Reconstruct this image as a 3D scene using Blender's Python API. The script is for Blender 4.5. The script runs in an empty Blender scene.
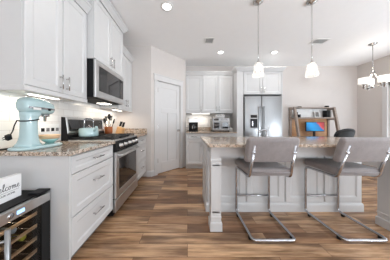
import bpy, math, random
from mathutils import Vector, Matrix, Euler
random.seed(7)
SC = bpy.context.scene
COL = SC.collection
PI = math.pi

# ------------------------------------------------------------------ camera
F_PX = 145.0
cam_d = bpy.data.cameras.new('camera')
cam = bpy.data.objects.new('camera', cam_d); COL.objects.link(cam)
cam.location = (0, 0, 1.12); cam.rotation_euler = (PI/2, 0, 0)
cam_d.sensor_fit = 'HORIZONTAL'; cam_d.sensor_width = 36.0
cam_d.lens = 36.0*F_PX/390.0
cam_d.shift_x = 7.5/390.0; cam_d.shift_y = -6.5/390.0
cam_d.clip_start = 0.05
SC.camera = cam

# ------------------------------------------------------------------ world, light, exposure
W = bpy.data.worlds.new('sky'); SC.world = W; W.use_nodes = True
_bg = W.node_tree.nodes['Background']
_sky = W.node_tree.nodes.new('ShaderNodeTexSky')
try:
    _sky.sky_type = 'HOSEK_WILKIE'; _sky.turbidity = 6; _sky.ground_albedo = 0.6
    _sky.sun_direction = Vector((0.3, -0.5, 0.8)).normalized()
except Exception:
    pass
_mx = W.node_tree.nodes.new('ShaderNodeMixRGB'); _mx.inputs[0].default_value = 0.75
_mx.inputs[2].default_value = (1.0, 1.0, 1.0, 1)
W.node_tree.links.new(_sky.outputs[0], _mx.inputs[1])
W.node_tree.links.new(_mx.outputs[0], _bg.inputs[0])
_bg.inputs[1].default_value = 1.1

def area(name, loc, rot, sx, sy, power, color=(1, 1, 1), spread=None):
    l = bpy.data.lights.new(name, 'AREA'); l.shape = 'RECTANGLE'; l.size = sx; l.size_y = sy
    l.energy = power; l.color = color
    if spread: l.spread = spread
    o = bpy.data.objects.new(name, l); COL.objects.link(o); o.location = loc; o.rotation_euler = rot
    return o
def point(name, loc, power, color, r=0.03):
    l = bpy.data.lights.new(name, 'POINT'); l.energy = power; l.color = color; l.shadow_soft_size = r
    o = bpy.data.objects.new(name, l); COL.objects.link(o); o.location = loc
    return o
# daylight through the patio door on the right, plus added fill lamps
TILT = math.radians(60)    # upward turn of the lamps added to brighten the ceiling
area('rear_fill', (0.3, -2.86, 1.45), (PI/2, 0, 0), 2.9, 1.9, 2, (0.82, 0.91, 1.0))  # weak fill lamps added behind the camera, at the unseen rear windows
area('rear_fill', (3.3, -2.86, 1.45), (PI/2, 0, 0), 2.3, 1.9, 2, (0.82, 0.91, 1.0))
area('ceiling_fill', (0.3, -3.35, 0.85), (PI/2+TILT, 0, 0), 2.9, 1.4, 105, (0.82, 0.91, 1.0))  # added fill from outside the rear wall, aimed up at the ceiling
area('ceiling_fill', (3.3, -3.35, 0.85), (PI/2+TILT, 0, 0), 2.3, 1.4, 105, (0.82, 0.91, 1.0))
area('ceiling_fill', (5.50, -1.0, 0.80), (0, PI/2+TILT+0.10, 0), 1.4, 2.4, 560, (0.82, 0.91, 1.0))  # strongest added fill, aimed up through the unseen right wall window
area('daylight_patio', (4.98, 2.2, 1.15), (0, PI/2, 0), 2.0, 2.5, 14, (0.80, 0.90, 1.0))
area('ceiling_fill', (4.98, 2.2, 0.7), (0, PI/2+TILT, 0), 0.8, 2.5, 30, (0.80, 0.90, 1.0))  # added upward fill beside the patio daylight
SC.view_settings.view_transform = 'Standard'
SC.view_settings.look = 'None'
SC.view_settings.gamma = 1.0
SC.view_settings.use_curve_mapping = False
SC.view_settings.exposure = -0.28
SC.cycles.use_denoising = True
SC.cycles.max_bounces = 10; SC.cycles.diffuse_bounces = 6
SC.cycles.sample_clamp_indirect = 6.0
SC.cycles.caustics_reflective = False; SC.cycles.caustics_refractive = False

# ------------------------------------------------------------------ materials
def lin(r, g, b):
    f = lambda c: ((c/255.0)/12.92 if c/255.0 <= 0.04045 else ((c/255.0+0.055)/1.055)**2.4)
    return (f(r), f(g), f(b), 1.0)
class NT:
    def __init__(s, name):
        s.m = bpy.data.materials.new(name); s.m.use_nodes = True
        s.n = s.m.node_tree.nodes; s.l = s.m.node_tree.links
        s.b = s.n['Principled BSDF']; s.out = s.n['Material Output']
    def add(s, t, **kw):
        n = s.n.new(t)
        for k, v in kw.items(): setattr(n, k, v)
        return n
    def pos(s, scale=(1, 1, 1), rot=(0, 0, 0), obj=False):
        mp = s.add('ShaderNodeMapping'); mp.inputs['Scale'].default_value = scale; mp.inputs['Rotation'].default_value = rot
        if obj:
            t = s.add('ShaderNodeTexCoord'); s.l.new(t.outputs['Object'], mp.inputs[0])
        else:
            g = s.add('ShaderNodeNewGeometry'); s.l.new(g.outputs['Position'], mp.inputs[0])
        return mp.outputs[0]
    def noise(s, vec, scale, detail=3, rough=0.5):
        n = s.add('ShaderNodeTexNoise'); n.inputs['Scale'].default_value = scale
        n.inputs['Detail'].default_value = detail; n.inputs['Roughness'].default_value = rough
        s.l.new(vec, n.inputs['Vector']); return n.outputs['Fac']
    def ramp(s, fac, stops):
        r = s.add('ShaderNodeValToRGB'); e = r.color_ramp.elements
        while len(e) < len(stops): e.new(0.5)
        for k, (p, c) in enumerate(stops): e[k].position = p; e[k].color = c
        s.l.new(fac, r.inputs[0]); return r.outputs[0]
    def mix(s, fac, a, b, mode='MIX'):
        m = s.add('ShaderNodeMixRGB', blend_type=mode)
        for i, v in enumerate((fac, a, b)):
            if hasattr(v, 'links'): s.l.new(v, m.inputs[i])
            else: m.inputs[i].default_value = v
        return m.outputs[0]
    def bump(s, h, strength, dist=0.01):
        b = s.add('ShaderNodeBump'); b.inputs['Strength'].default_value = strength; b.inputs['Distance'].default_value = dist
        s.l.new(h, b.inputs['Height']); s.l.new(b.outputs[0], s.b.inputs['Normal'])
def plain(name, col, rough=0.5, metal=0.0, var=0.03, vscale=9, bump=0.0, bscale=60, coat=0.0, spec=None):
    t = NT(name); v = t.pos(obj=True)
    n = t.noise(v, vscale)
    d = tuple(max(0, c*(1-var)) for c in col[:3])+(1,); e = tuple(min(1, c*(1+var)) for c in col[:3])+(1,)
    t.l.new(t.ramp(n, [(0.3, d), (0.7, e)]), t.b.inputs['Base Color'])
    t.b.inputs['Roughness'].default_value = rough; t.b.inputs['Metallic'].default_value = metal
    if coat: t.b.inputs['Coat Weight'].default_value = coat
    if spec is not None: t.b.inputs['Specular IOR Level'].default_value = spec
    if bump: t.bump(t.noise(v, bscale, 4), bump, 0.004)
    return t.m
def emit(name, col, strength):
    t = NT(name)
    t.b.inputs['Base Color'].default_value = col
    t.b.inputs['Emission Color'].default_value = col; t.b.inputs['Emission Strength'].default_value = strength
    t.b.inputs['Roughness'].default_value = 0.4
    return t.m
def clear_glass(name, tint=(1, 1, 1, 1), gloss=0.10, diffuse=0.0, rough=0.02):
    t = NT(name)
    tr = t.add('ShaderNodeBsdfTransparent'); tr.inputs[0].default_value = tint
    gl = t.add('ShaderNodeBsdfGlossy'); gl.inputs['Roughness'].default_value = rough
    lw = t.add('ShaderNodeLayerWeight'); lw.inputs['Blend'].default_value = 0.5
    pw = t.add('ShaderNodeMath', operation='POWER'); pw.inputs[1].default_value = 4.0; t.l.new(lw.outputs['Facing'], pw.inputs[0])
    ad = t.add('ShaderNodeMath', operation='MULTIPLY_ADD'); ad.inputs[1].default_value = 0.6; ad.inputs[2].default_value = gloss*0.5
    t.l.new(pw.outputs[0], ad.inputs[0])
    m = t.add('ShaderNodeMixShader'); t.l.new(ad.outputs[0], m.inputs[0]); t.l.new(tr.outputs[0], m.inputs[1]); t.l.new(gl.outputs[0], m.inputs[2])
    last = m
    if diffuse:
        df = t.add('ShaderNodeBsdfTranslucent'); df.inputs[0].default_value = (0.9, 0.9, 0.9, 1)
        dd = t.add('ShaderNodeBsdfDiffuse'); dd.inputs[0].default_value = (0.9, 0.9, 0.9, 1)
        mm = t.add('ShaderNodeMixShader'); mm.inputs[0].default_value = 0.5
        t.l.new(df.outputs[0], mm.inputs[1]); t.l.new(dd.outputs[0], mm.inputs[2])
        m2 = t.add('ShaderNodeMixShader'); m2.inputs[0].default_value = diffuse
        t.l.new(m.outputs[0], m2.inputs[1]); t.l.new(mm.outputs[0], m2.inputs[2]); last = m2
    t.l.new(last.outputs[0], t.out.inputs[0])
    return t.m
def steel(name, col=(0.72, 0.715, 0.71, 1), rough=0.33, axis=(2, 2, 120)):
    t = NT(name); v = t.pos(axis, obj=True); n = t.noise(v, 3, 3)
    t.l.new(t.ramp(n, [(0.25, tuple(c*0.86 for c in col[:3])+(1,)), (0.75, col)]), t.b.inputs['Base Color'])
    t.b.inputs['Metallic'].default_value = 1.0
    r = t.add('ShaderNodeMapRange'); r.inputs['To Min'].default_value = rough*0.8; r.inputs['To Max'].default_value = rough*1.25
    t.l.new(n, r.inputs[0]); t.l.new(r.outputs[0], t.b.inputs['Roughness'])
    return t.m
def wood(name, c1, c2, rough=0.45, scale=(3, 3, 40)):
    t = NT(name); v = t.pos(scale, obj=True); n = t.noise(v, 2.0, 5, 0.6)
    t.l.new(t.ramp(n, [(0.3, c1), (0.7, c2)]), t.b.inputs['Base Color']); t.b.inputs['Roughness'].default_value = rough
    t.bump(n, 0.1, 0.003); return t.m
def granite(name):
    t = NT(name); v = t.pos()
    big = t.noise(v, 6, 4, 0.6); mid = t.noise(v, 38, 4, 0.65); fine = t.noise(v, 95, 3, 0.6)
    c = t.ramp(mid, [(0.34, lin(112, 94, 84)), (0.46, lin(182, 166, 150)), (0.56, lin(220, 210, 198)), (0.72, lin(172, 160, 150))])
    c = t.mix(t.ramp(big, [(0.40, (0, 0, 0, 1)), (0.65, (0.45, 0.45, 0.45, 1))]), c, lin(196, 160, 124))
    c = t.mix(t.ramp(fine, [(0.54, (0, 0, 0, 1)), (0.60, (1, 1, 1, 1))]), c, lin(58, 50, 48))
    vo = t.add('ShaderNodeTexVoronoi'); vo.inputs['Scale'].default_value = 60; t.l.new(v, vo.inputs['Vector'])
    c = t.mix(t.ramp(vo.outputs['Distance'], [(0.08, (0.7, 0.7, 0.7, 1)), (0.22, (0, 0, 0, 1))]), c, lin(226, 216, 204))
    t.l.new(c, t.b.inputs['Base Color']); t.b.inputs['Roughness'].default_value = 0.12
    return t.m
def plank_floor(name):
    t = NT(name); v = t.pos()
    br = t.add('ShaderNodeTexBrick'); br.offset = 0.37; br.offset_frequency = 2; br.squash = 1
    for k, val in (('Scale', 1.0), ('Mortar Size', 0.0016), ('Mortar Smooth', 0.1), ('Bias', 0.0), ('Brick Width', 1.22), ('Row Height', 0.135)):
        br.inputs[k].default_value = val
    br.inputs['Color1'].default_value = (0, 0, 0, 1); br.inputs['Color2'].default_value = (1, 1, 1, 1); br.inputs['Mortar'].default_value = (0.5, 0.5, 0.5, 1)
    t.l.new(v, br.inputs['Vector'])
    base = t.ramp(br.outputs['Color'], [(0.0, lin(146, 108, 80)), (0.25, lin(194, 152, 114)), (0.5, lin(226, 186, 146)), (0.75, lin(202, 164, 128)), (1.0, lin(172, 142, 118))])
    # every plank gets its own grain by shifting the grain with the plank's tone
    sh = t.add('ShaderNodeVectorMath', operation='MULTIPLY_ADD'); sh.inputs[1].default_value = (7, 13, 3)
    t.l.new(br.outputs['Color'], sh.inputs[0]); t.l.new(v, sh.inputs[2])
    mp = t.add('ShaderNodeMapping'); mp.inputs['Scale'].default_value = (1.1, 13, 1); t.l.new(sh.outputs[0], mp.inputs[0])
    g = t.noise(mp.outputs[0], 2.2, 6, 0.62)
    mp2 = t.add('ShaderNodeMapping'); mp2.inputs['Scale'].default_value = (0.7, 4.5, 1); t.l.new(sh.outputs[0], mp2.inputs[0])
    g2 = t.noise(mp2.outputs[0], 1.7, 4, 0.55)
    c = t.mix(0.75, base, t.ramp(g, [(0.32, lin(108, 88, 74)), (0.47, lin(210, 200, 192)), (0.62, (1, 1, 1, 1))]), 'MULTIPLY')
    c = t.mix(t.ramp(g2, [(0.44, (0, 0, 0, 1)), (0.64, (0.8, 0.8, 0.8, 1))]), c, lin(92, 66, 48))
    c = t.mix(br.outputs['Fac'], c, lin(66, 46, 34))
    t.l.new(c, t.b.inputs['Base Color'])
    t.b.inputs['Roughness'].default_value = 0.27
    t.bump(g, 0.12, 0.003)
    return t.m
def tile_wall(name, rot):
    t = NT(name); v = t.pos(rot=rot)
    br = t.add('ShaderNodeTexBrick'); br.offset = 0.5
    for k, val in (('Scale', 1.0), ('Mortar Size', 0.0022), ('Mortar Smooth', 0.3), ('Brick Width', 0.152), ('Row Height', 0.076)):
        br.inputs[k].default_value = val
    br.inputs['Color1'].default_value = lin(232, 229, 225); br.inputs['Color2'].default_value = lin(238, 236, 233); br.inputs['Mortar'].default_value = lin(214, 209, 203)
    t.l.new(v, br.inputs['Vector']); t.l.new(br.outputs['Color'], t.b.inputs['Base Color'])
    t.b.inputs['Roughness'].default_value = 0.18
    inv = t.add('ShaderNodeMath', operation='SUBTRACT'); inv.inputs[0].default_value = 1; t.l.new(br.outputs['Fac'], inv.inputs[1])
    t.bump(inv.outputs[0], 0.4, 0.002)
    return t.m
def fabric(name, c1, c2):
    t = NT(name); v = t.pos(obj=True); n = t.noise(v, 240, 2, 0.7); n2 = t.noise(v, 14, 3, 0.6)
    c = t.mix(0.4, t.ramp(n, [(0.3, c1), (0.7, c2)]), t.ramp(n2, [(0.3, c1), (0.7, c2)]))
    t.l.new(c, t.b.inputs['Base Color']); t.b.inputs['Roughness'].default_value = 0.85
    t.b.inputs['Sheen Weight'].default_value = 0.3
    t.bump(n, 0.35, 0.003); return t.m

M = {}
M['paint'] = plain('white_cabinet_paint', lin(207, 207, 207), 0.38, var=0.012)
M['trim'] = plain('white_trim_paint', lin(214, 213, 213), 0.4, var=0.01)
M['wall'] = plain('warm_grey_wall_paint', lin(212, 206, 202), 0.75, var=0.01, bump=0.03, bscale=180)
M['ceil'] = plain('ceiling_paint', lin(246, 246, 246), 0.85, var=0.008, bump=0.03, bscale=120)
M['floor'] = plank_floor('vinyl_plank_floor')
M['granite'] = granite('speckled_beige_granite')
M['tile_l'] = tile_wall('subway_tile', (PI/2, 0, PI/2) if False else (0, 0, 0))
M['steel'] = steel('brushed_stainless', axis=(120, 2, 2))
M['steel_v'] = steel('brushed_stainless_upright', (0.34, 0.345, 0.35, 1), 0.33, (60, 60, 1.5))
M['steel_d'] = steel('dull_steel', (0.36, 0.35, 0.345, 1), 0.42, (120, 2, 2))
M['chrome'] = plain('polished_chrome', (0.48, 0.48, 0.50, 1), 0.24, 1.0, var=0.02)
M['nickel'] = plain('brushed_nickel', (0.52, 0.51, 0.50, 1), 0.26, 1.0, var=0.03)
M['black'] = plain('black_enamel', lin(20, 20, 22), 0.45, var=0.05, spec=0.25)
M['black_glass'] = plain('black_glass', lin(24, 22, 22), 0.05, var=0.03, coat=0.5)
M['iron'] = plain('cast_iron', lin(34, 34, 36), 0.6, var=0.1)
M['dark'] = plain('dark_charcoal_plastic', lin(34, 33, 33), 0.65, var=0.06, spec=0.2)
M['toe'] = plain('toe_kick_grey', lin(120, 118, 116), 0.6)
M['duct'] = plain('duct_grey', lin(168, 167, 166), 0.6)
M['teal'] = plain('pale_teal_enamel', lin(176, 202, 205), 0.18, var=0.015, coat=0.6)
M['teal2'] = plain('sea_green_glaze', lin(140, 182, 178), 0.12, var=0.08, coat=0.6)
M['tan'] = plain('tan_glaze', lin(206, 172, 138), 0.3, var=0.05)
M['fab'] = fabric('taupe_grey_upholstery', lin(120, 114, 114), lin(154, 147, 146))
M['wood_amber'] = wood('amber_wood', lin(128, 66, 30), lin(176, 100, 48), 0.3)
M['wood_light'] = wood('light_wood', lin(206, 160, 108), lin(228, 188, 138), 0.4)
M['shelf_wood'] = wood('beech_shelf_front', lin(196, 170, 140), lin(220, 198, 168), 0.4, (3, 40, 40))
M['desk_grey'] = wood('grey_washed_wood', lin(136, 121, 110), lin(168, 153, 142), 0.5)
M['desk_tan'] = wood('tan_board', lin(182, 132, 90), lin(210, 164, 120), 0.5, (3, 3, 12))
M['white'] = plain('white_plastic', lin(236, 236, 234), 0.35, var=0.01)
M['sign'] = plain('white_sign_board', lin(238, 238, 238), 0.5, var=0.01)
M['ink'] = plain('dark_grey_lettering', lin(86, 84, 84), 0.6)
M['glass'] = clear_glass('clear_glass')
M['shade'] = clear_glass('frosted_shade_glass', (1, 1, 1, 1), 0.08, 0.24, 0.1)
M['smoke'] = clear_glass('smoked_cooler_glass', (0.80, 0.77, 0.74, 1), 0.05)
M['bulb'] = emit('warm_bulb', (1.0, 0.93, 0.84, 1), 6.0)
M['drum'] = emit('lit_opal_drum', (1.0, 0.96, 0.90, 1), 0.75)
M['can'] = emit('recessed_lens', (1.0, 0.97, 0.92, 1), 6.0)
M['led'] = emit('led_strip', (1.0, 0.95, 0.86, 1), 7.0)
M['blue_led'] = emit('blue_readout', (0.35, 0.6, 1.0, 1), 1.5)

# ------------------------------------------------------------------ mesh helpers
class MB:
    def __init__(s, M4=None):
        s.v = []; s.f = []; s.mi = []; s.sm = []; s.M = M4 or Matrix(); s.cur = 0
    def _add(s, vs, fs, smooth=False):
        k = len(s.v)
        s.v += [s.M @ Vector(p) for p in vs]
        for f in fs:
            s.f.append([i+k for i in f]); s.sm.append(smooth); s.mi.append(s.cur)
        return s
    def box(s, x0, x1, y0, y1, z0, z1):
        if x1 < x0: x0, x1 = x1, x0
        if y1 < y0: y0, y1 = y1, y0
        if z1 < z0: z0, z1 = z1, z0
        v = [(x0, y0, z0), (x1, y0, z0), (x1, y1, z0), (x0, y1, z0), (x0, y0, z1), (x1, y0, z1), (x1, y1, z1), (x0, y1, z1)]
        return s._add(v, [(0, 3, 2, 1), (4, 5, 6, 7), (0, 1, 5, 4), (1, 2, 6, 5), (2, 3, 7, 6), (3, 0, 4, 7)])
    def prism(s, pts, z0, z1):
        n = len(pts)
        a = sum(pts[i][0]*pts[(i+1) % n][1]-pts[(i+1) % n][0]*pts[i][1] for i in range(n))
        if a < 0: pts = pts[::-1]
        v = [(x, y, z0) for x, y in pts]+[(x, y, z1) for x, y in pts]
        f = [tuple(range(n))[::-1], tuple(range(n, 2*n))]+[(i, (i+1) % n, n+(i+1) % n, n+i) for i in range(n)]
        return s._add(v, f)
    def extr(s, pts3, d):
        d = Vector(d); n = len(pts3); P = [Vector(p) for p in pts3]
        nr = Vector((0, 0, 0))
        for i in range(n): nr += P[i].cross(P[(i+1) % n])
        if nr.dot(d) < 0: P = P[::-1]
        v = P+[p+d for p in P]
        return s._add(v, [tuple(range(n))[::-1], tuple(range(n, 2*n))]+[(i, (i+1) % n, n+(i+1) % n, n+i) for i in range(n)])
    def tube(s, pts, r, n=10, closed=False, radii=None):
        P = [Vector(p) for p in pts]; m = len(P); rings = []
        T = []
        for i in range(m):
            a = P[i-1] if (i > 0 or closed) else P[i]; b = P[(i+1) % m] if (i < m-1 or closed) else P[i]
            T.append((b-a).normalized())
        up = Vector((0, 0, 1)) if abs(T[0].z) < 0.9 else Vector((1, 0, 0))
        u = T[0].cross(up).normalized()
        vs = []
        for i in range(m):
            u = (u - T[i]*u.dot(T[i])).normalized(); w = T[i].cross(u)
            rr = radii[i] if radii else r
            vs += [P[i]+(u*math.cos(2*PI*k/n)+w*math.sin(2*PI*k/n))*rr for k in range(n)]
        fs = []
        for i in range(m if closed else m-1):
            j = (i+1) % m
            for k in range(n):
                fs.append((i*n+k, i*n+(k+1) % n, j*n+(k+1) % n, j*n+k))
        s._add(vs, fs, True)
        if not closed:
            b = len(s.v)-m*n
            s.f.append([b+k for k in range(n)][::-1]); s.sm.append(False); s.mi.append(s.cur)
            s.f.append([b+(m-1)*n+k for k in range(n)]); s.sm.append(False); s.mi.append(s.cur)
        return s
    def lathe(s, prof, c=(0, 0, 0), n=24, axis='z', flat=False):
        c = Vector(c); vs = []
        def P(r, z, a):
            x, y = r*math.cos(a), r*math.sin(a)
            if axis == 'z': return c+Vector((x, y, z))
            if axis == 'x': return c+Vector((z, x, y))
            return c+Vector((y, z, x))
        for r, z in prof: vs += [P(r, z, 2*PI*k/n) for k in range(n)]
        fs = []
        for i in range(len(prof)-1):
            for k in range(n): fs.append((i*n+k, i*n+(k+1) % n, (i+1)*n+(k+1) % n, (i+1)*n+k))
        s._add(vs, fs, not flat); b = len(s.v)-len(vs); m = len(prof)
        if prof[0][0] > 1e-5: s.f.append([b+k for k in range(n)][::-1]); s.sm.append(False); s.mi.append(s.cur)
        if prof[-1][0] > 1e-5: s.f.append([b+(m-1)*n+k for k in range(n)]); s.sm.append(False); s.mi.append(s.cur)
        return s
    def loft(s, rings, smooth=True):
        n = len(rings[0]); vs = [p for r in rings for p in r]; fs = []
        for i in range(len(rings)-1):
            for k in range(n): fs.append((i*n+k, i*n+(k+1) % n, (i+1)*n+(k+1) % n, (i+1)*n+k))
        s._add(vs, fs, smooth); b = len(s.v)-len(vs); m = len(rings)
        s.f.append([b+k for k in range(n)][::-1]); s.sm.append(False); s.mi.append(s.cur)
        s.f.append([b+(m-1)*n+k for k in range(n)]); s.sm.append(False); s.mi.append(s.cur)
        return s
    def panel(s, u0, u1, v0, v1, n0, t, st=0.055, rec=0.009, bev=0.012):
        """a framed front in local axes: x = u, z = v, -y = outward; back at y=-n0, face at y=-(n0+t)"""
        yb, yf = -n0, -(n0+t); yr = yf+rec
        def R(a, y): return [(u0+a, y, v0+a), (u1-a, y, v0+a), (u1-a, y, v1-a), (u0+a, y, v1-a)]
        rs = [R(0.002, yb), R(0, yf+0.004), R(0.004, yf), R(st, yf), R(st+bev, yr)]
        vs = [p for r in rs for p in r]; fs = [(3, 2, 1, 0)]
        for i in range(4):
            for k in range(4): fs.append((i*4+k, i*4+(k+1) % 4, (i+1)*4+(k+1) % 4, (i+1)*4+k))
        fs.append((16, 17, 18, 19))
        return s._add(vs, fs)
    def mold(s, path, prof):
        """sweep a closed profile [(outward, z)] along an open XY path, mitred; outward = right of travel"""
        P = [Vector((p[0], p[1])) for p in path]; m = len(P); vs = []; n = len(prof)
        for i in range(m):
            d0 = (P[i]-P[i-1]).normalized() if i > 0 else None
            d1 = (P[i+1]-P[i]).normalized() if i < m-1 else None
            n0 = Vector((d0.y, -d0.x)) if d0 else None; n1 = Vector((d1.y, -d1.x)) if d1 else None
            if n0 is None: o = n1
            elif n1 is None: o = n0
            else: o = (n0+n1)/(1+n0.dot(n1))
            vs += [(P[i].x+o.x*a, P[i].y+o.y*a, z) for a, z in prof]
        fs = []
        for i in range(m-1):
            for k in range(n): fs.append((i*n+k, i*n+(k+1) % n, (i+1)*n+(k+1) % n, (i+1)*n+k))
        fs.append(tuple(range(n))[::-1]); fs.append(tuple((m-1)*n+k for k in range(n)))
        return s._add(vs, fs)
    def build(s, name, mat, parent=None, bevel=0, seg=2, kind=None):
        c = Vector((0, 0, 0))
        if s.v:
            lo = [min(p[i] for p in s.v) for i in range(3)]; hi = [max(p[i] for p in s.v) for i in range(3)]
            c = Vector(((lo[0]+hi[0])/2, (lo[1]+hi[1])/2, lo[2] if parent is None else (lo[2]+hi[2])/2))
        me = bpy.data.meshes.new(name); me.from_pydata([p-c for p in s.v], [], s.f)
        for m in (mat if isinstance(mat, (list, tuple)) else [mat]): me.materials.append(M[m])
        for p, sm, mi in zip(me.polygons, s.sm, s.mi): p.use_smooth = sm; p.material_index = mi
        me.validate(); me.update()
        import bmesh
        bm = bmesh.new(); bm.from_mesh(me); bmesh.ops.recalc_face_normals(bm, faces=bm.faces); bm.to_mesh(me); bm.free()
        o = bpy.data.objects.new(name, me); COL.objects.link(o); o.location = c; o['_w'] = tuple(c)
        WL[o.name] = c
        if parent is not None:
            o.parent = parent; o.matrix_parent_inverse = Matrix.Translation(-WL[parent.name])
        if bevel:
            b = o.modifiers.new('bevel', 'BEVEL'); b.width = bevel; b.segments = seg; b.limit_method = 'ANGLE'; b.angle_limit = math.radians(35)
            if seg > 2:
                for p in me.polygons: p.use_smooth = True
        if kind: o['kind'] = kind
        if '_w' in o: del o['_w']
        return o
WL = {}
def thing(name, label, cat, loc, group=None):
    o = bpy.data.objects.new(name, None); COL.objects.link(o); o.location = loc
    o.empty_display_size = 0.05; WL[o.name] = Vector(loc)
    o['label'] = label; o['category'] = cat
    if group: o['group'] = group
    return o
def tag(o, label, cat, group=None):
    o['label'] = label; o['category'] = cat
    if group: o['group'] = group
    return o
def dup(root, delta, label, group=None, rotz=0):
    """copy a thing with its parts and sub-parts, moved by delta"""
    def rec(o, parent):
        c = o.copy(); COL.objects.link(c)
        if parent:
            c.parent = parent; c.matrix_parent_inverse = o.matrix_parent_inverse.copy()
        for ch in list(o.children): rec(ch, c)
        return c
    r = rec(root, None); r.location = Vector(root.location)+Vector(delta); r.rotation_euler.z = rotz
    WL[r.name] = Vector(r.location)
    r['label'] = label
    if group: r['group'] = group
    return r
def structure(name, mb, mat, **k):
    return mb.build(name, mat, kind='structure', **k)
def fillet(pts, rad, seg=5):
    P = [Vector(p) for p in pts]; out = [P[0]]
    for i in range(1, len(P)-1):
        a = (P[i-1]-P[i]); b = (P[i+1]-P[i]); r = min(rad, a.length*0.45, b.length*0.45)
        A = P[i]+a.normalized()*r; B = P[i]+b.normalized()*r
        for k in range(seg+1):
            t = k/seg; out.append(A*(1-t)**2+P[i]*2*t*(1-t)+B*t*t)
    out.append(P[-1]); return out
def smooth_path(pts, sub=6):
    P = [Vector(p) for p in pts]; Q = [P[0]*2-P[1]]+P+[P[-1]*2-P[-2]]; out = []
    for i in range(1, len(Q)-2):
        for k in range(sub):
            t = k/sub; a, b, c, d = Q[i-1:i+3]
            out.append(0.5*((2*b)+(c-a)*t+(2*a-5*b+4*c-d)*t*t+(3*b-a-3*c+d)*t**3))
    out.append(P[-1]); return out
def ring(c, ax, rx, rz, n=20, e=2.5):
    """superellipse ring round an axis ('y' -> ring in XZ, 'z' -> ring in XY)"""
    out = []
    for k in range(n):
        a = 2*PI*k/n; ca, sa = math.cos(a), math.sin(a)
        x = rx*math.copysign(abs(ca)**(2/e), ca); z = rz*math.copysign(abs(sa)**(2/e), sa)
        out.append((c[0]+x, c[1], c[2]+z) if ax == 'y' else ((c[0]+x, c[1]+z, c[2]) if ax == 'z' else (c[0], c[1]+x, c[2]+z)))
    return out
# local frames for fronts: x = right along the face, z = up, -y = outward
def face_xp(X): return Matrix(((0, -1, 0, X), (1, 0, 0, 0), (0, 0, 1, 0), (0, 0, 0, 1)))   # faces +X, u = world Y
def face_ym(Y): return Matrix.Translation((0, Y, 0))                                        # faces -Y, u = world X
def bar_handle(fr, u, v, length, vertical, parent, n0, mat='nickel', r=0.0055):
    mb = MB(fr); h = length/2; o = -(n0+0.030)
    a, b = ((u, o, v-h), (u, o, v+h)) if vertical else ((u-h, o, v), (u+h, o, v))
    mb.tube([a, b], r, 8)
    for s in (-1, 1):
        p = (u, 0, v+s*h*0.72) if vertical else (u+s*h*0.72, 0, v)
        mb.tube([(p[0], -n0, p[2]), (p[0], o, p[2])], r*0.85, 8)
    return mb.build('handle', mat, parent)
def front(kind, fr, u0, u1, v0, v1, parent, handle=None, st=0.055, t=0.02, hl=0.13):
    d = MB(fr).panel(u0, u1, v0, v1, 0.0, t, st).build(kind, 'paint', parent)
    if handle: bar_handle(fr, handle[0], handle[1], hl, handle[2], d, t)
    return d
CROWN = [(0, 0), (0.012, 0), (0.016, 0.012), (0.03, 0.03), (0.05, 0.062), (0.062, 0.07), (0.062, 0.09), (0, 0.09)]
def crown_prof(z, s=1.0): return [(a*s, z+b*s) for a, b in CROWN]

# ------------------------------------------------------------------ the setting
XW, XR, YB, YF, H = -1.5, 4.86, 4.15, -2.8, 2.765
YP = 3.06
structure('floor', MB().box(XW-0.12, XR+0.12, YF-0.12, YB+0.12, -0.08, 0), 'floor')
structure('ceiling', MB().box(XW-0.12, XR+0.12, YF-0.12, YB+0.12, H, H+0.1), 'ceil')
structure('wall_left', MB().box(XW-0.12, XW, YF-0.12, YB+0.12, 0, H), 'wall')
structure('wall_back', MB().box(XW, XR, YB, YB+0.12, 0, H), 'wall')
PD0, PD1, PDH = 0.93, 3.52, 2.12     # patio door opening in the right wall (Y range, head)
structure('wall_right', MB().box(XR, XR+0.12, PD1, YB+0.12, 0, H).box(XR, XR+0.12, YF-0.12, -2.2, 0, H).box(XR, XR+0.12, 0.2, PD0, 0, H).box(XR, XR+0.12, -2.2, 0.2, 0, 0.45).box(XR, XR+0.12, -2.2, 0.2, 2.4, H).box(XR, XR+0.12, PD0, PD1, PDH, H), 'wall')
RW = [(-1.15, 1.75), (2.15, 4.45)]
w = MB(); xs = [XW]+[x for a in RW for x in a]+[XR]
for i in range(0, len(xs), 2): w.box(xs[i], xs[i+1], YF-0.12, YF, 0, H)
for a, b in RW: w.box(a, b, YF-0.12, YF, 0, 0.5); w.box(a, b, YF-0.12, YF, 2.4, H)
structure('wall_rear', w, 'wall')
for k, (a, b) in enumerate(RW):  # unseen rear windows, added to give the fill lamps an opening
    f = MB()
    for x in (a, (a+b)/2-0.03, b-0.06): f.box(x, x+0.06, YF-0.09, YF-0.03, 0.5, 2.4)
    for z in (0.5, 1.42, 2.34): f.box(a, b, YF-0.09, YF-0.03, z, z+0.06)
    o = structure('added_window_%d' % (k+1), f, 'trim')
    MB().box(a+0.03, b-0.03, YF-0.065, YF-0.06, 0.53, 2.37).build('pane', 'glass', o)
f = MB()
for y in (-2.2, -1.03, 0.14): f.box(XR+0.03, XR+0.09, y, y+0.06, 0.45, 2.4)
for z in (0.45, 1.40, 2.34): f.box(XR+0.03, XR+0.09, -2.2, 0.2, z, z+0.06)
o = structure('added_window_3', f, 'trim')  # unseen window, added so the right fill lamp can reach the ceiling
MB().box(XR+0.06, XR+0.065, -2.17, 0.17, 0.48, 2.37).build('pane', 'glass', o)
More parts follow.
